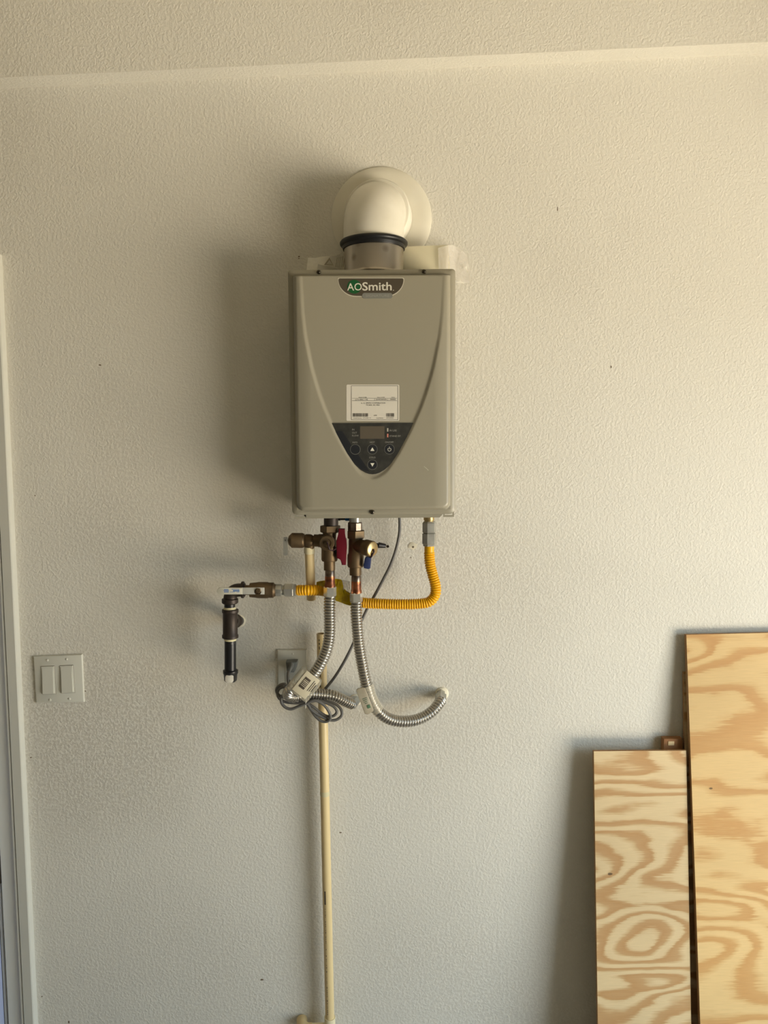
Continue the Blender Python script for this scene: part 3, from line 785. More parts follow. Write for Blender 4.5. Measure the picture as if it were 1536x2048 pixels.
cold = thing('cold_service_valve', 'brass service valve with navy lever, right one under the water heater', 'valve', P(711, 1155, YW))
bm = bmesh.new(); fit(bm, (710, 1028), (710, 1046), YW, YW, [(1026, 11), (1034, 11), (1034, 12), (1044, 12)], 24); obj('inlet_nipple', bm, M['steel'], cold)
bm = bmesh.new(); fit(bm, (710, 1044), (710, 1063), YW, YW, [(1044, 13), (1046, 14.5), (1060, 14.5), (1062, 13.5)], 8, phase=.2); obj('union_tail', bm, M['solder'], cold, angle=20)
bm = bmesh.new(); fit(bm, (712, 1060), (712, 1077), YW, YW, [(1060.5, 17), (1061.5, 19), (1075, 19), (1077, 17)], 6, phase=.5); obj('coupling_nut', bm, M['brass'], cold, angle=20)
bm = bmesh.new()
fit(bm, (711, 1075), (711, 1152), YW, YW, [(1076, 13.5), (1082, 14), (1106, 14.5), (1110, 16.5), (1131, 16.5), (1134, 15), (1134, 12), (1150, 12)], 28)
A = P(712, 1090, YW); B = P(744, 1098, YW-.036)
lathe(bm, A, B, [(0, 14*k), (.55, 13.5*k), (.62, 15*k), (.62, 16*k), (.97, 16*k), (1.0, 15*k)], 32)
obj('valve_body', bm, M['brass'], cold)
dv = (B-A).normalized()
bm = bmesh.new(); lathe(bm, B - dv*.0005, B + dv*.003, [(0, 14.5*k), (.6, 14.5*k), (1, 13*k)], 32); cap_ = obj('drain_cap', bm, M['palebrass'], cold); tag(cap_, 'bright brass end cap')
bm = bmesh.new(); C_ = B + dv*.004
sweep(bm, [C_, C_ + Vector((.001, -.003, -.006)), P(745, 1108, YW-.042), P(742, 1114, YW-.036), P(737, 1112, YW-.026)], .0022, .002, 10); obj('cap_strap', bm, M['strap'], cold)
bm = bmesh.new(); prism(bm, pxpts([(732, 1113), (742, 1110), (743, 1116), (741, 1135), (737, 1137), (728, 1135), (727, 1130), (729.5, 1117)], YW-.012)[::-1], YW-.024, YW-.009, .002)
bh = obj('lever_handle', bm, M['blue'], cold); tag(bh, 'navy blue vinyl lever handle')
bm = bmesh.new(); fit(bm, (748, 1089), (771, 1092), YW-.012, YW-.006, [(748, 3.5), (757, 3.8), (757, 6), (770, 4.4), (771, 4)], 16); obj('rear_lever_tip', bm, M['blackplastic'], cold)

link = thing('bypass_fitting', 'dark fitting with a blue ring between the two valves, under the heater', 'fitting', P(686, 1040, YW+.02))
bm = bmesh.new(); fit(bm, (672, 1036), (700, 1036), YW+.02, YW+.02, [(664, 4.6), (668, 5.5), (680, 5.5), (681, 4.5), (712, 4.5)], 20); obj('fitting_body', bm, M['blackplastic'], link)
bm = bmesh.new(); fit(bm, (690, 1036), (702, 1036), YW+.02, YW+.02, [(690, 5.2), (692, 6), (702, 6), (703, 5)], 20); br = obj('lock_ring', bm, M['bluebright'], link); tag(br, 'bright blue ring')

# ---------------------------------------------------------------- corrugated water hoses
def hose_head(parent, px, tops, Y, dark):
    y0, y1, y2, y3, hw, nh = tops
    bm = bmesh.new(); fit(bm, (px, y0), (px, y1), Y, Y, [(y0-2, hw-1.2), (y0, hw-1.2), (y0+1.5, hw), (y1, hw)], 26); obj('solder_joint', bm, M['solder'], parent)
    bm = bmesh.new(); fit(bm, (px, y1), (px, y2), Y, Y, [(y1, hw+.2), (y2-6, hw+.2), (y2-4, hw+1.2), (y2+1, hw+1.2)], 26); obj('copper_tail', bm, M['copper'], parent)
    bm = bmesh.new(); fit(bm, (px, y2), (px, y3), Y, Y, [(y2, nh-1), (y2+1.5, nh), (y3-1, nh), (y3, nh-2)], 6, phase=.15); obj('hex_nut', bm, M['chrome'], parent, angle=20)
h1 = thing('left_water_hose', 'corrugated steel water hose looping behind the cord bundle, under the left valve', 'hose', P(715, 1405, -.02)); h1.name = 'water_hose'
hose_head(h1, 660, (1140, 1152, 1173, 1192.5, 10, 13), YW, 0)
pts = [P(660, 1190, YW), P(659, 1215, YW), P(659.5, 1245, YW), P(659, 1270, YW), P(654, 1298, YW), P(643, 1324, YW), P(626, 1350, YW), P(605, 1368, YW-.004), P(584, 1378, YW-.006), P(576, 1388, YW+.008),
       P(586, 1394, YW+.022), P(610, 1388, YW+.034), P(640, 1388, YW+.045), P(668, 1392, YW+.055), P(690, 1402, YW+.072), P(704, 1408, YW+.088)]
bm = bmesh.new(); sweep(bm, pts, corr(.0116, .0021, .0066), .00066, 20); obj('corrugated_tube', bm, M['flex'], h1)
bm = bmesh.new(); A = P(704, 1407, YW+.085); B = Vector((P(712, 1400, 0).x, -.001, P(712, 1400, 0).z))
lathe(bm, A, B, [(0, .012), (.05, .0145), (.6, .0145), (.62, .011), (1, .011)], 6); obj('wall_nut', bm, M['steel'], h1, angle=20)
h2 = thing('water_hose', 'corrugated steel water hose curving right into the wall, under the right valve', 'hose', P(884, 1385, -.01))
hose_head(h2, 712.5, (1151, 1162, 1185, 1204, 10, 13), YW, 0)
pts = [P(712.5, 1201, YW), P(712.5, 1225, YW), P(714.5, 1255, YW), P(718, 1290, YW), P(724, 1325, YW), P(731, 1360, YW), P(739, 1390, YW+.002), P(753, 1418, YW+.008), P(776, 1437, YW+.018), P(806, 1443, YW+.03), P(838, 1438, YW+.046), P(864, 1423, YW+.06), P(877, 1408, YW+.074), P(881.5, 1400, YW+.088)]
bm = bmesh.new(); sweep(bm, pts, corr(.0116, .0021, .0066), .00066, 20); obj('corrugated_tube', bm, M['flex'], h2)
bm = bmesh.new(); A = P(881, 1403, YW+.082); B = P(882, 1386, -.001)
lathe(bm, A, B, [(0, .011), (.06, .0150), (.55, .0155), (.57, .011), (1, .011)], 6, phase=.5); obj('wall_nut', bm, M['steel'], h2, angle=20)
bm = bmesh.new(); c = P(884, 1387, 0); lathe(bm, Vector((c.x, 0, c.z)), Vector((c.x, -.004, c.z)), [(0, .0165), (.5, .0155), (1, .0125)], 24); ck = obj('caulk_ring', bm, M['caulk']); tag(ck, 'rough white caulk ring on the wall around the right hose stub', 'caulk')
c = P(711, 1400, 0); bm = bmesh.new(); lathe(bm, Vector((c.x, 0, c.z)), Vector((c.x, -.003, c.z)), [(0, .0150), (.5, .0145), (1, .0125)], 24); ck = obj('caulk_ring', bm, M['caulk']); tag(ck, 'white caulk ring on the wall behind the left hose end', 'caulk')

# tags on hoses
def obox(bm, cpx, cpy, Y, ang, L, Wd, T_, r=.003):
    """box in the picture plane: axis at ang (deg, px space, y down), L,Wd px, T_ m deep"""
    kk = 1/sc(Y); c = P(cpx, cpy, Y); a = math.radians(ang)
    ax = Vector((math.cos(a), 0, -math.sin(a))); ay = Vector((math.sin(a), 0, math.cos(a)))
    n0 = len(bm.verts); b2 = bmesh.new(); box(b2, (-L*kk/2, -T_/2, -Wd*kk/2), (L*kk/2, T_/2, Wd*kk/2), r, 3)
    mp = {}
    for v in b2.verts: mp[v] = bm.verts.new(c + ax*v.co.x + Vector((0, v.co.y, 0)) + ay*v.co.z)
    for f in b2.faces: bm.faces.new([mp[v] for v in f.verts])
    b2.free(); return bm
t1 = thing('hose_tag', 'clear plastic tag with a barcode label wrapped around the left hose', 'tag', P(610, 1370, YW))
bm = bmesh.new(); obox(bm, 609, 1368, YW-.003, 129, 52, 52, .034, .005); obj('clear_sleeve', bm, M['clear'], t1)
bm = bmesh.new(); obox(bm, 612, 1370, YW-.021, 129, 50, 34, .0012, .0004); lb = obj('paper_label', bm, M['taglabel'], t1)
bm = bmesh.new(); obox(bm, 609.5, 1366.5, YW-.0220, 129, 25, 13, .0006, .0001); bc = obj('barcode', bm, M['barcode'], lb)
bm = bmesh.new()
for q in range(5): obox(bm, 609.5 + (q-2)*3.2*math.cos(math.radians(129)), 1366.5 + (q-2)*3.2*math.sin(math.radians(129)), YW-.0224, 129, 1.0 if q != 1 else 1.8, 11.5, .0004, .00005)
obj('barcode_gap', bm, M['taglabel'], lb)
bm = bmesh.new()
for q in range(3): obox(bm, 622 + q*2.6, 1372 + q*2.6, YW-.0220, 129, 26 - q*4, .9, .0004, .00005)
obj('printed_lines', bm, M['barcode'], lb)
t2 = thing('hose_tag', 'pale grey folded tag with faint green print on the right hose bend', 'tag', P(735, 1400, YW))
bm = bmesh.new(); prism(bm, pxpts([(713.5, 1377.8), (716, 1376), (727, 1374), (730, 1375), (747, 1419), (746, 1421.5), (735, 1427.5), (731, 1427), (729, 1425), (712.5, 1381)], YW-.015)[::-1], YW-.021, YW-.0165, .001)
fl = obj('paper_flag', bm, M['cut'], t2)
bm = bmesh.new(); sweep(bm, [P(733, 1369, YW), P(739, 1390, YW+.002), P(747, 1408, YW+.005), P(755, 1420, YW+.009)], .0158, .004, 24, cap=False); obj('clear_sleeve', bm, M['clear'], t2)
bm = bmesh.new(); obox(bm, 737.5, 1413, YW-.0215, 70, 7, 6.5, .0006, .0001); obj('printed_square', bm, M['greenprint'], fl)
bm = bmesh.new()
for q in range(4): obox(bm, 729 + q*1.3, 1397 + q*3.2, YW-.0215, -20, 10 - q, .8, .0005, .00005)
obj('printed_lines', bm, M['greenprint'], fl)

# ---------------------------------------------------------------- gas line
YG = -.100
gh = thing('gas_hose', 'yellow corrugated gas hose curving from the heater to the brass gas valve', 'hose', P(760, 1215, YG))
bm = bmesh.new(); fit(bm, (858, 1030), (858, 1046), YG, YG, [(1028, 11), (1040, 11), (1041, 9.5), (1046, 9.5)], 24); nb = obj('inlet_nipple', bm, M['palebrass'], gh)
bm = bmesh.new(); fit(bm, (858.5, 1042), (858.5, 1067), YG, YG, [(1042, 10), (1043, 12), (1046, 14), (1064, 14), (1067, 11)], 6, phase=.2); obj('hex_nut', bm, M['steel'], gh, angle=20)
bm = bmesh.new(); fit(bm, (858.5, 1066), (858.5, 1092), YG, YG, [(1066, 12), (1067, 14.5), (1087, 14.5), (1088, 13), (1092, 12.5)], 6, phase=.2); obj('hex_nut', bm, M['steel'], gh, angle=20)
pts = [P(858.5, 1090, YG), P(858.5, 1105, YG), P(860.5, 1130, YG), P(866, 1152, YG), P(871, 1172, YG), P(870, 1190, YG), P(859, 1203, YG), P(838, 1207.5, YG), P(800, 1208.5, YG), P(760, 1207.5, YG+.004), P(725, 1205, YG+.012), P(695, 1197, YG+.016),
       P(668, 1187, YG+.016), P(642, 1181, YG+.006), P(618, 1180.5, YG-.006), P(590, 1180.5, YG)]
bm = bmesh.new(); sweep(bm, pts, corr(.0111, .0015, .0055, .016, .008), .00055, 20); obj('corrugated_jacket', bm, M['yellow'], gh)
bm = bmesh.new(); fit(bm, (569, 1180.5), (593, 1180.5), YG, YG, [(568, 11), (570, 14.5), (586, 14.5), (587, 13.5), (592, 13.5), (593, 11)], 6, phase=.3); obj('hex_nut', bm, M['steel'], gh, angle=20)
bm = bmesh.new(); fit(bm, (551, 1180.5), (570, 1180.5), YG, YG, [(549, 11), (553, 12.5), (563, 12.5), (564.5, 10), (570, 10)], 10, phase=.3); obj('adapter', bm, M['steel'], gh, angle=25)

wt = thing('warning_tape', 'crinkled yellow warning tape wrapped around the gas hose behind the water pipes', 'tape', P(668, 1200, YG))
bm = bmesh.new(); sheet(bm, [(633, 1164), (641, 1162), (648, 1161), (660, 1159), (671, 1157.5), (678, 1158), (684, 1160), (688, 1178), (697, 1184), (706, 1189)], [(631, 1190), (640, 1191.5), (648, 1192), (658, 1196), (668, 1200.5), (676, 1203), (684, 1206), (691, 1209), (699, 1211), (706, 1213)],
                        lambda u, v: YG - .001 + .003*math.sin(u*7), 26, 9, th=.0008, crumple=.0016, seed=3)
obj('tape_sheet', bm, M['ytape'], wt)
bm = bmesh.new(); sheet(bm, [(684, 1160), (692, 1161), (700, 1163)], [(686, 1180), (694, 1184), (701, 1188)], lambda u, v: YG-.003, 8, 8, th=.0005, crumple=.003, seed=6)
obj('clear_end', bm, M['clear'], wt)

YI = -.082
gv = thing('gas_shutoff_valve', 'brass gas shutoff valve with a long flat steel lever', 'valve', P(522, 1197, YI-.015))
bm = bmesh.new(); Yg = YG
fit(bm, (490, 1180), (552, 1180.5), Yg, Yg, [(486, 10), (499, 10), (500, 14.5), (511, 15.5), (517, 16.5), (535, 16.5), (538, 15.5), (547, 15.5), (549, 13), (552, 12)], 32)
obj('valve_body', bm, M['brass'], gv)
bm = bmesh.new(); c = P(517.5, 1181, Yg-.012); lathe(bm, c, c + Vector((0, -.014, 0)), [(0, .009), (.8, .008), (1, .008)], 20); obj('valve_stem', bm, M['brass'], gv)
yl = Yg - .024
bm = bmesh.new(); prism(bm, pxpts([(478, 1175), (529, 1175), (529, 1188.5), (478, 1188.5)], yl)[::-1], yl-.002, yl, .0005); lev = obj('lever_plate', bm, M['lever'], gv)
bm = bmesh.new(); rr = [(434.5 + 4*(1-math.cos(a)) if False else 441 - 6.5*math.cos(a), 1181.7 + 6.8*math.sin(a)) for a in [PI/2*(i/5)-PI/2*0 for i in range(-5, 6)]]
prism(bm, pxpts(rr + [(485, 1188.5), (485, 1174.9)], yl)[::-1], yl-.0035, yl+.001, .0012); sl_ = obj('lever_sleeve', bm, M['sleeve'], gv); tag(sl_, 'milky plastic sleeve with blue print')
Ys = yl - .0035
ink([(448, 1178.5, 457, 1180), (447, 1181, 458, 1182), (448, 1183, 457.5, 1184.6), (463, 1178, 479, 1179), (466, 1180.4, 479, 1182.8), (460, 1183.6, 470, 1184.4), (473, 1184, 479, 1184.8)], 'printed_marks', 'blueink', sl_, Ys, .0002)
bm = bmesh.new(); c = P(517, 1181, yl-.002); lathe(bm, c, c + Vector((0, -.004, 0)), [(0, .0062), (.8, .0062), (1, .005)], 6, phase=.3); obj('lever_nut', bm, M['brass'], gv, angle=20)

gp_ = thing('gas_pipe', 'black iron gas pipe elbow, tee and capped drip leg on the left', 'pipe', P(460, 1362, YI))
Yi = Yg
bm = bmesh.new()
sweep(bm, [P(490, 1180, Yi), P(480, 1180, Yi), P(470, 1181.5, Yi), P(463.5, 1187, Yi), P(460.5, 1195, Yi), P(460, 1206, Yi)], .0152, .004, 28)
fit(bm, (484, 1179.5), (488, 1179.5), Yi, Yi, [(483, 16), (483.5, 17), (487.5, 17), (488, 16)], 28)
fit(bm, (460, 1197), (460, 1207), Yi, Yi, [(1197, 15), (1198, 16.5), (1205, 16.5), (1207, 14.5)], 28)
obj('elbow', bm, M['iron'], gp_)
bm = bmesh.new(); fit(bm, (459.5, 1205), (459.5, 1222), Yi, Yi, [(1205, 11), (1222, 11)], 24); obj('short_nipple', bm, M['ironblk'], gp_)
bm = bmesh.new(); fit(bm, (459.5, 1214), (459.5, 1220), Yi, Yi, [(1214, 11.2), (1216, 12), (1219, 13.5), (1220, 13.5)], 24); obj('thread_sealant', bm, M['dope'], gp_)
bm = bmesh.new()
fit(bm, (460.5, 1218), (460.5, 1278), Yi, Yi, [(1218, 14), (1219, 16.5), (1224, 16.7), (1226, 15), (1268, 15), (1270, 16.5), (1275, 16.5), (1276.5, 14)], 32)
A = P(463, 1242, Yi); B = P(476, 1242, Yi+.062)
lathe(bm, A, B, [(0, .0155), (.42, .0155), (.45, .0168), (.60, .0168), (.61, .0120), (1, .0118)], 32)
obj('tee', bm, M['iron'], gp_)
bm = bmesh.new(); bw = P(478, 1242, -.001); lathe(bm, Vector((bw.x, 0, bw.z)), Vector((bw.x, -.003, bw.z)), [(0, .0158), (.6, .0154), (1, .0135)], 32); ring_ = obj('caulk_ring', bm, M['caulk']); tag(ring_, 'thin white caulk ring on the wall behind the black gas tee', 'caulk')
bm = bmesh.new(); A = P(475.6, 1242, Yi+.06); lathe(bm, A, Vector((bw.x, .0, bw.z)), [(0, .0118), (1, .0118)], 24); obj('wall_nipple', bm, M['iron'], gp_)
bm = bmesh.new(); fit(bm, (460.5, 1274), (460.5, 1345), Yi, Yi, [(1276, 11.6), (1345, 11.6)], 28); obj('drip_leg', bm, M['ironblk'], gp_)
bm = bmesh.new(); fit(bm, (460.5, 1275), (460.5, 1280), Yi, Yi, [(1275, 13.5), (1279, 12.6), (1281, 11.8)], 24); obj('thread_sealant', bm, M['dope'], gp_)
bm = bmesh.new(); fit(bm, (461, 1338), (461, 1363), Yi, Yi, [(1339.5, 13), (1340.5, 15.3), (1346, 15.3), (1348, 13.8), (1360, 13), (1363, 10)], 28); cpp = obj('pipe_cap', bm, M['ironblk'], gp_)
bm = bmesh.new(); prism(bm, pxpts(rrect(453.5, 1346, 469, 1361.5, 4), Yi)[::-1], Yi-.0165, Yi-.011, .0015); obj('cap_sticker', bm, M['label'], gp_)

# ---------------------------------------------------------------- plastic pipes
YPp = YW + .044
stub = thing('drain_stub_pipe', 'short tan plastic discharge pipe hanging below the relief valve', 'pipe', P(622, 1199, YPp))
def tube(bm, A, B, ro, ri, seg=28):
    lathe(bm, A, B, [(0, ri), (0, ro), (1, ro), (1, ri)], seg, cap=False)
    return bm
bm = bmesh.new(); fit(bm, (618.5, 1094), (618.8, 1106), YW+.006, YW+.010, [(1092, 10.5), (1104.5, 10.8), (1105.5, 10)], 28); obj('coupling', bm, M['cpvc2'], stub)
bm = bmesh.new(); A = P(618.8, 1104, YW+.010); B = P(622.5, 1198, YPp); r_ = 9.5/sc(YPp); tube(bm, A, B, r_, r_*.78); obj('pipe', bm, M['cpvc'], stub)
def _stuff(o): o['kind'] = 'stuff'; return o
def arc_print(parent, A, B, r, rows, ang, mt='ink', name='printed_text'):
    bm = bmesh.new(); d = (B-A); dn = d.normalized(); s_ = Vector((1, 0, 0)); 
    for t0, t1, w in rows:
        q = []
        for t, a in ((t0, ang-w), (t0, ang+w), (t1, ang+w), (t1, ang-w)):
            n_ = Vector((math.sin(a), -math.cos(a), 0)); q.append(A + d*t + n_*(r+.0002))
        vs = [bm.verts.new(v) for v in q]; v2 = [bm.verts.new(v + Vector((0, .0006, 0))) for v in q]
        bm.faces.new(vs); bm.faces.new(v2[::-1])
        for i in range(4): bm.faces.new((vs[i], v2[i], v2[(i+1) % 4], vs[(i+1) % 4]))
    return _stuff(obj(name, bm, M[mt], parent, smooth=False))
rows = []; rnd = random.Random(5); t = .03
while t < .97:
    w = rnd.uniform(.012, .03)
    if rnd.random() < .7: rows.append((t, t+w, rnd.uniform(.07, .13)))
    t += w + rnd.uniform(.008, .03)
arc_print(stub, A, B, r_, rows, -.08)
YD = -.030
drain = thing('drain_pipe', 'tall tan plastic drain pipe rising open-ended from the floor along the wall', 'pipe', P(660, 2300, YD))
A = P(642.5, 1267, YD); Bt = P(659.7, 2036, YD); r_ = 9.6/sc(YD)
# continue to floor
dd = (Bt - A); Bf = A + dd * ((A.z - .06) / (A.z - Bt.z))
bm = bmesh.new(); tube(bm, Bt + dd*.01, A, r_, r_*.8); obj('pipe', bm, M['cpvc'], drain)
rows = [(.012, .016, .1), (.021, .025, .12), (.03, .037, .1), (.10, .106, .12), (.112, .118, .14), (.124, .131, .13), (.137, .142, .12)]
rnd = random.Random(9); t = .70
rows.append((.655, .69, .16))
while t < .98:
    w = rnd.uniform(.0015, .005)
    if rnd.random() < .75: rows.append((t, t+w, rnd.uniform(.04, .08)))
    t += w + rnd.uniform(.0012, .004)
arc_print(drain, Bt, A, r_, [(1-b, 1-a, w) for a, b, w in rows], -.38, 'barcode')
bm = bmesh.new(); c = P(649.6, 1586, YD); lathe(bm, c + Vector((0, 0, -.006)), c + Vector((0, 0, .006)), [(0, r_), (.3, r_+.0006), (.7, r_+.0006), (1, r_)], 24); obj('glue_smear', bm, M['dope'], drain)
rr2 = 11.6/sc(YD)
bm = bmesh.new(); dz = Vector((0, 0, -1)); T0 = P(659.6, 2034, YD)
lathe(bm, T0, T0 + dz*.055, [(0, r_+.0004), (0, rr2), (.9, rr2), (1, rr2*.9)], 32)
L0 = T0 + dz*.030
lathe(bm, L0, L0 + Vector((-.055, 0, -.001)), [(0, rr2*.95), (1, rr2*.95)], 32)
obj('tee', bm, M['cpvc2'], drain)
bm = bmesh.new(); L1 = L0 + Vector((-.045, .0, 0))
sweep(bm, [L1, L1 + Vector((-.012, 0, 0)), L1 + Vector((-.024, .008, .002)), L1 + Vector((-.028, .028, .002))], .0135, .004, 24); obj('wall_elbow', bm, M['cpvc'], drain)
bm = bmesh.new(); lathe(bm, T0 + dz*.05, Vector((T0.x + .01, YD, .0005)), [(0, r_), (1, r_)], 24); obj('lower_pipe', bm, M['cpvc'], drain)

# ---------------------------------------------------------------- outlet, plug, cord
def plate_mesh(bm, pts, Y0, Y1, bev): prism(bm, pts, Y1, Y0, bev)
ol = thing('wall_outlet', 'white rectangular wall outlet behind the cord bundle', 'outlet', P(584, 1400, 0))
def wx_(px, py, Y): p = P(px, py, Y); return p.x, p.z
x0, z1 = wx_(554.5, 1300, -.006); x1, _ = wx_(613, 1300, -.006); z0 = z1 - (x1-x0)*1.64
bm = bmesh.new(); prism(bm, [(x0, z0), (x1, z0), (x1, z1), (x0, z1)], -.0065, 0, .003); obj('cover_plate', bm, M['plastic_w'], ol, angle=25)
cx_ = (x0+x1)/2; 
bm = bmesh.new(); box(bm, (cx_-.0168, -.008, (z0+z1)/2-.034), (cx_+.0168, -.0062, (z0+z1)/2+.034), .0006); obj('socket_face', bm, M['plastic_w'], ol)
bm = bmesh.new(); cz2 = (z0+z1)/2
for dz_ in (-.019,):
    for dx_ in (-.006, .006): box(bm, (cx_+dx_-.001, -.0083, cz2+dz_-.004), (cx_+dx_+.001, -.008, cz2+dz_+.004))
obj('slot', bm, M['ink'], ol, smooth=False)
screw(585.5, 1307.5, -.0065, 2.2, ol, 'plate_screw', 'plastic_w')
cordt = thing('power_cord', 'grey power cord coiled into a tied bundle and plugged into the outlet', 'cord', P(612, 1440, -.08))
bm = bmesh.new()
q = pxpts([(573, 1321), (595, 1320.5), (596, 1325), (593, 1337), (589, 1342), (580, 1341), (575, 1339)], -.018)[::-1]
prism(bm, q, -.034, -.0085, .003); pl = obj('plug', bm, M['plug'], cordt)
bm = bmesh.new(); sweep(bm, [P(583, 1328, -.034), P(583, 1333, -.040), P(580, 1338, -.043), P(577.5, 1346, -.044)], lambda s, L: .0058 - .0018*s/L, .003, 14); obj('strain_relief', bm, M['plug'], cordt)
z5 = lambda x, y: (545 + x/8.533, 1330 + y/8.533)
seqs = []
YCd = -.086
def add(lst, y):
    n = len(lst)
    for i, (x, yy) in enumerate(lst):
        px, py = z5(x, yy); seqs.append(P(px, py, y[0] + (y[1]-y[0])*i/max(1, n-1)))
seqs = [P(799, 1028, -.10), P(799.5, 1045, -.10), P(799, 1065, -.10), P(793, 1095, -.098), P(783, 1125, -.095), P(766, 1160, -.085), P(744, 1200, -.07), P(735, 1216, -.064), P(722, 1245, -.062), P(706, 1288, -.062), P(688, 1324, -.060), P(668, 1356, -.058), P(650, 1378, -.056), P(636, 1393, -.064), P(622, 1401, -.080)]
add([(600, 625)], (YCd, YCd))
add([(400, 592), (230, 565), (105, 510), (66, 430), (110, 355), (200, 325), (262, 380), (225, 470), (330, 545), (470, 590), (575, 650)], (-.088, -.082))
add([(640, 740), (740, 880), (850, 962), (950, 955), (992, 880), (940, 760), (850, 660), (720, 605)], (-.088, -.104))
add([(580, 655), (450, 705), (310, 752), (210, 715), (150, 630), (160, 540), (235, 450), (300, 440), (350, 500), (460, 575), (575, 640)], (-.104, -.088))
add([(700, 720), (830, 820), (950, 878), (1050, 865), (1098, 800), (1050, 715), (920, 650), (760, 610)], (-.090, -.088))
add([(580, 640), (400, 650), (220, 630), (115, 570), (85, 470), (130, 395), (205, 380), (215, 440), (180, 520), (300, 590), (450, 620), (578, 650)], (-.084, -.092))
add([(660, 760), (800, 860), (960, 935), (1090, 935), (1180, 860), (1170, 760), (1080, 670), (930, 620), (760, 600)], (-.094, -.078))
add([(585, 620), (480, 560), (380, 480), (310, 400), (268, 290), (262, 180), (270, 120)], (-.090, -.048))
seqs.append(P(577.5, 1346, -.044))
bm = bmesh.new(); sweep(bm, seqs, .0034, .0032, 10); obj('cable', bm, M['cord'], cordt)
tie = thing('cable_tie', 'thin white tie holding the coiled cord together', 'tie', P(612, 1405, -.095))
bm = bmesh.new(); sweep(bm, [P(613.5, 1397, -.090), P(612.5, 1400, -.103), P(611.5, 1407, -.106), P(611, 1413, -.102), P(611.2, 1416, -.090), P(612, 1410, -.076), P(613, 1399, -.076), P(613.5, 1397, -.090)], .0012, .002, 8); obj('band', bm, M['label'], tie)

# ---------------------------------------------------------------- light switch
sw = thing('light_switch', 'white double rocker light switch plate at the left', 'light switch', P(117, 1405, 0))
q = pxpts([(66.5, 1313), (163.5, 1309), (168, 1404.5), (72, 1406.5)], -.0055)
bm = bmesh.new(); prism(bm, q[::-1], -.006, 0, .0028); obj('cover_plate', bm, M['plastic_w'], sw, angle=25)
def rocker(a):
    # a: px corners tl,tr,br,bl
    bm = bmesh.new(); pr_ = pxpts(a, -.0062)
    c = (sum(p[0] for p in pr_)/4, sum(p[1] for p in pr_)/4)
    prism(bm, pr_[::-1], -.0082, -.0055, .0006); f = obj('rocker_frame', bm, M['plastic_w'], sw, angle=20)
    inn = [(c[0]+(p[0]-c[0])*.86, c[1]+(p[1]-c[1])*.93) for p in pr_]
    bm = bmesh.new()
    ys = (-.0088, -.0088, -.0125, -.0125)                        # top pressed in, bottom out
    A_ = [bm.verts.new((p[0], y, p[1])) for p, y in zip(inn, ys)]; B_ = [bm.verts.new((p[0], -.0075, p[1])) for p in inn]
    bm.faces.new(A_); bm.faces.new(B_[::-1])
    for i in range(4): bm.faces.new((A_[i], A_[(i+1) % 4], B_[(i+1) % 4], B_[i]))
    bmesh.ops.bevel(bm, geom=list(bm.edges), offset=.0006, segments=2, affect='EDGES')
    obj('rocker_paddle', bm, M['plastic_w'], f, angle=25)
    # dark seam around the frame
    out = [(c[0]+(p[0]-c[0])*1.05, c[1]+(p[1]-c[1])*1.025) for p in pr_]
    bm = bmesh.new(); prism(bm, out[::-1], -.0062, -.0056); obj('seam', bm, M['scuff'], f, smooth=False)
rocker([(82.5, 1333), (108.5, 1332), (111.5, 1387.5), (85.5, 1388.5)])
rocker([(120, 1331.5), (146, 1330.5), (149.5, 1385), (123.5, 1386.5)])
for a in ((94.5, 1320.5), (133.3, 1318.5), (100, 1400), (139, 1397.8)): screw(a[0], a[1], -.006, 2.8, sw, 'plate_screw', 'plastic_w')

# ---------------------------------------------------------------- wall fixings
an = thing('wall_screw', 'small dark screw in the wall right of the valves', 'screw', P(778, 1092, 0))
c = P(775.5, 1092.5, 0); bm = bmesh.new(); lathe(bm, Vector((c.x, 0.0, c.z)), Vector((c.x, -.006, c.z)), [(0, .0018), (.6, .0018), (.6, .0034), (1, .0028)], 14); obj('screw_head', bm, M['screw'], an)
pt_ = thing('patched_anchor', 'small patched anchor hole in the wall left of the gas hose nut', 'wall anchor', P(826, 1092, 0))
bm = bmesh.new(); rn = random.Random(3)
prism(bm, pxpts([(826 + (9 + rn.uniform(-3, 3))*math.cos(2*PI*i/12), 1092 + (7 + rn.uniform(-2, 2))*math.sin(2*PI*i/12)) for i in range(12)], 0)[::-1], -.0008, .0005, .0004); obj('patch', bm, M['caulk'], pt_)
bm = bmesh.new(); c = P(826, 1094, -.0008); lathe(bm, c, c + Vector((0, -.0008, 0)), [(0, .0026), (1, .0022)], 12); obj('anchor_hole', bm, M['scuff'], pt_)

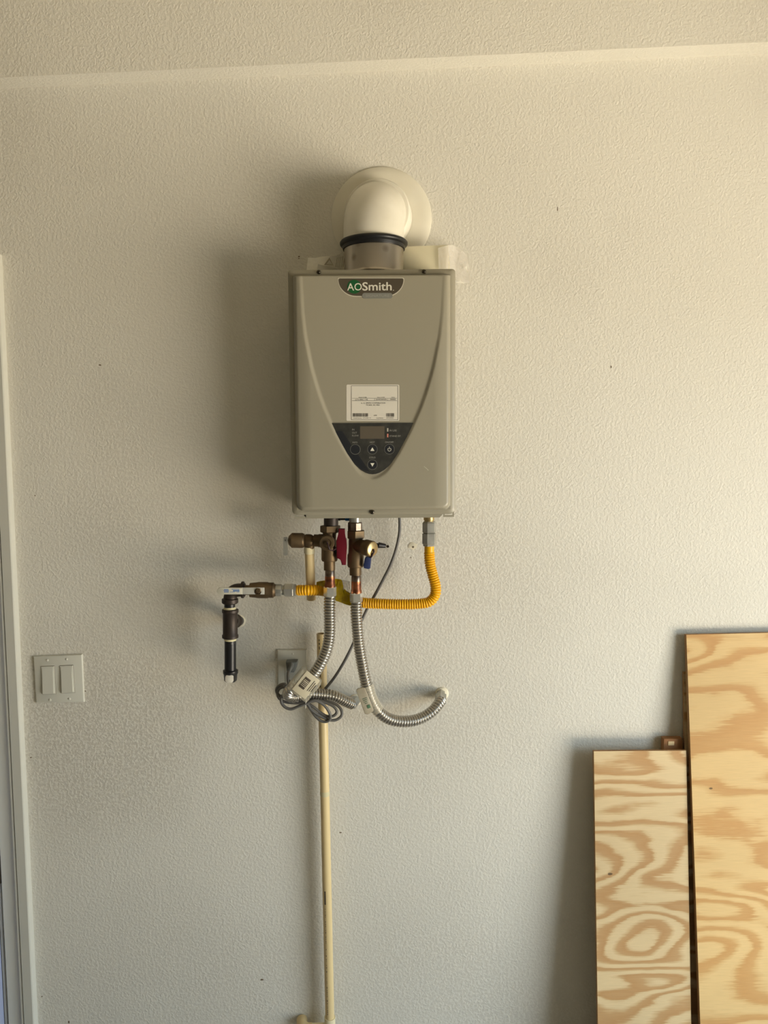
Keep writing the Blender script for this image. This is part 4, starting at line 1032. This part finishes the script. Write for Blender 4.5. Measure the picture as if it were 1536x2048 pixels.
# ---------------------------------------------------------------- plywood
def lean_sheet(name, label, group, tl_px, bl_px, Ytop, width, th, m_, lean=None):
    tl = P(tl_px[0], tl_px[1], Ytop)
    if lean is None:
        d = FW*F_PX + RT*(bl_px[0]-768) - UP*(bl_px[1]-1024); t = tl.x/d.x; bl = CAM + d*t
    else:
        yy = Ytop
        for _ in range(12):
            bl = P(bl_px[0], bl_px[1], yy); yy = Ytop - lean*(tl.z - bl.z)
    dirv = (bl - tl).normalized(); L = tl.z / -dirv.z
    foot = tl + dirv*L
    up = -dirv; n = up.cross(Vector((1, 0, 0))).normalized()     # towards the wall
    xa_ = n.cross(up).normalized()
    # local frame: x across, y into wall, z up the sheet
    o = thing(name, label, 'plywood', foot, group)
    bm = bmesh.new(); box(bm, (0, 0, 0), (width, th, L), .0008, 1)
    me = bpy.data.meshes.new('sheet'); bm.to_mesh(me); bm.free()
    me.materials.append(m_); me.materials.append(M['plyedge'])
    for f in me.polygons: f.material_index = 0 if abs(f.normal.y) > .9 else 1
    s = bpy.data.objects.new('panel_face', me); COL.objects.link(s); s.parent = o
    rot = Matrix((xa_, n, up)).transposed().to_4x4()
    s.matrix_local = rot
    return foot, up, n, L, s
fA = lean_sheet('plywood_sheet', 'shorter tan plywood sheet with bold swirling grain leaning on the wall', 'plywood leaning on the wall', (1187, 1502), (1195, 2048), -.046, P(1373, 1502, -.046).x - P(1187, 1502, -.046).x, .010, M['ply_a'])
fB = lean_sheet('plywood_sheet', 'tallest golden plywood sheet at the right edge, leaning in front of the others', 'plywood leaning on the wall', (1372, 1269), (1400, 2048), -.022, .61, .0115, M['ply_b'], lean=.115)
fC = lean_sheet('plywood_sheet', 'dark edge of a plywood sheet hidden behind the tallest one', 'plywood leaning on the wall', (1366.5, 1344), (1370, 1600), -.0105, .5, .007, M['ply_a'], lean=.05)
bt = thing('wood_batten', 'small piece of raw lumber poking up behind the shorter plywood sheet', 'lumber', P(1352, 1500, -.02) * 1)
bt.location.z = 0
p0 = P(1328, 1478, -.024); p1 = P(1366, 1478, -.024)
bm = bmesh.new(); box(bm, (p0.x, -.024, 0), (p1.x, -.004, p0.z), .001); obj('batten', bm, M['lumber'], bt)
c0_, c1_ = P(1336, 1482.5, -.024), P(1348, 1490.5, -.024)
bm = bmesh.new(); box(bm, (c0_.x, -.0255, c1_.z), (c1_.x, -.0235, c0_.z), .0004); cf = obj('torn_chip', bm, M['ply_a'], bt); tag(cf, 'pale torn chip of wood')
print('OBJECTS', len(bpy.data.objects))
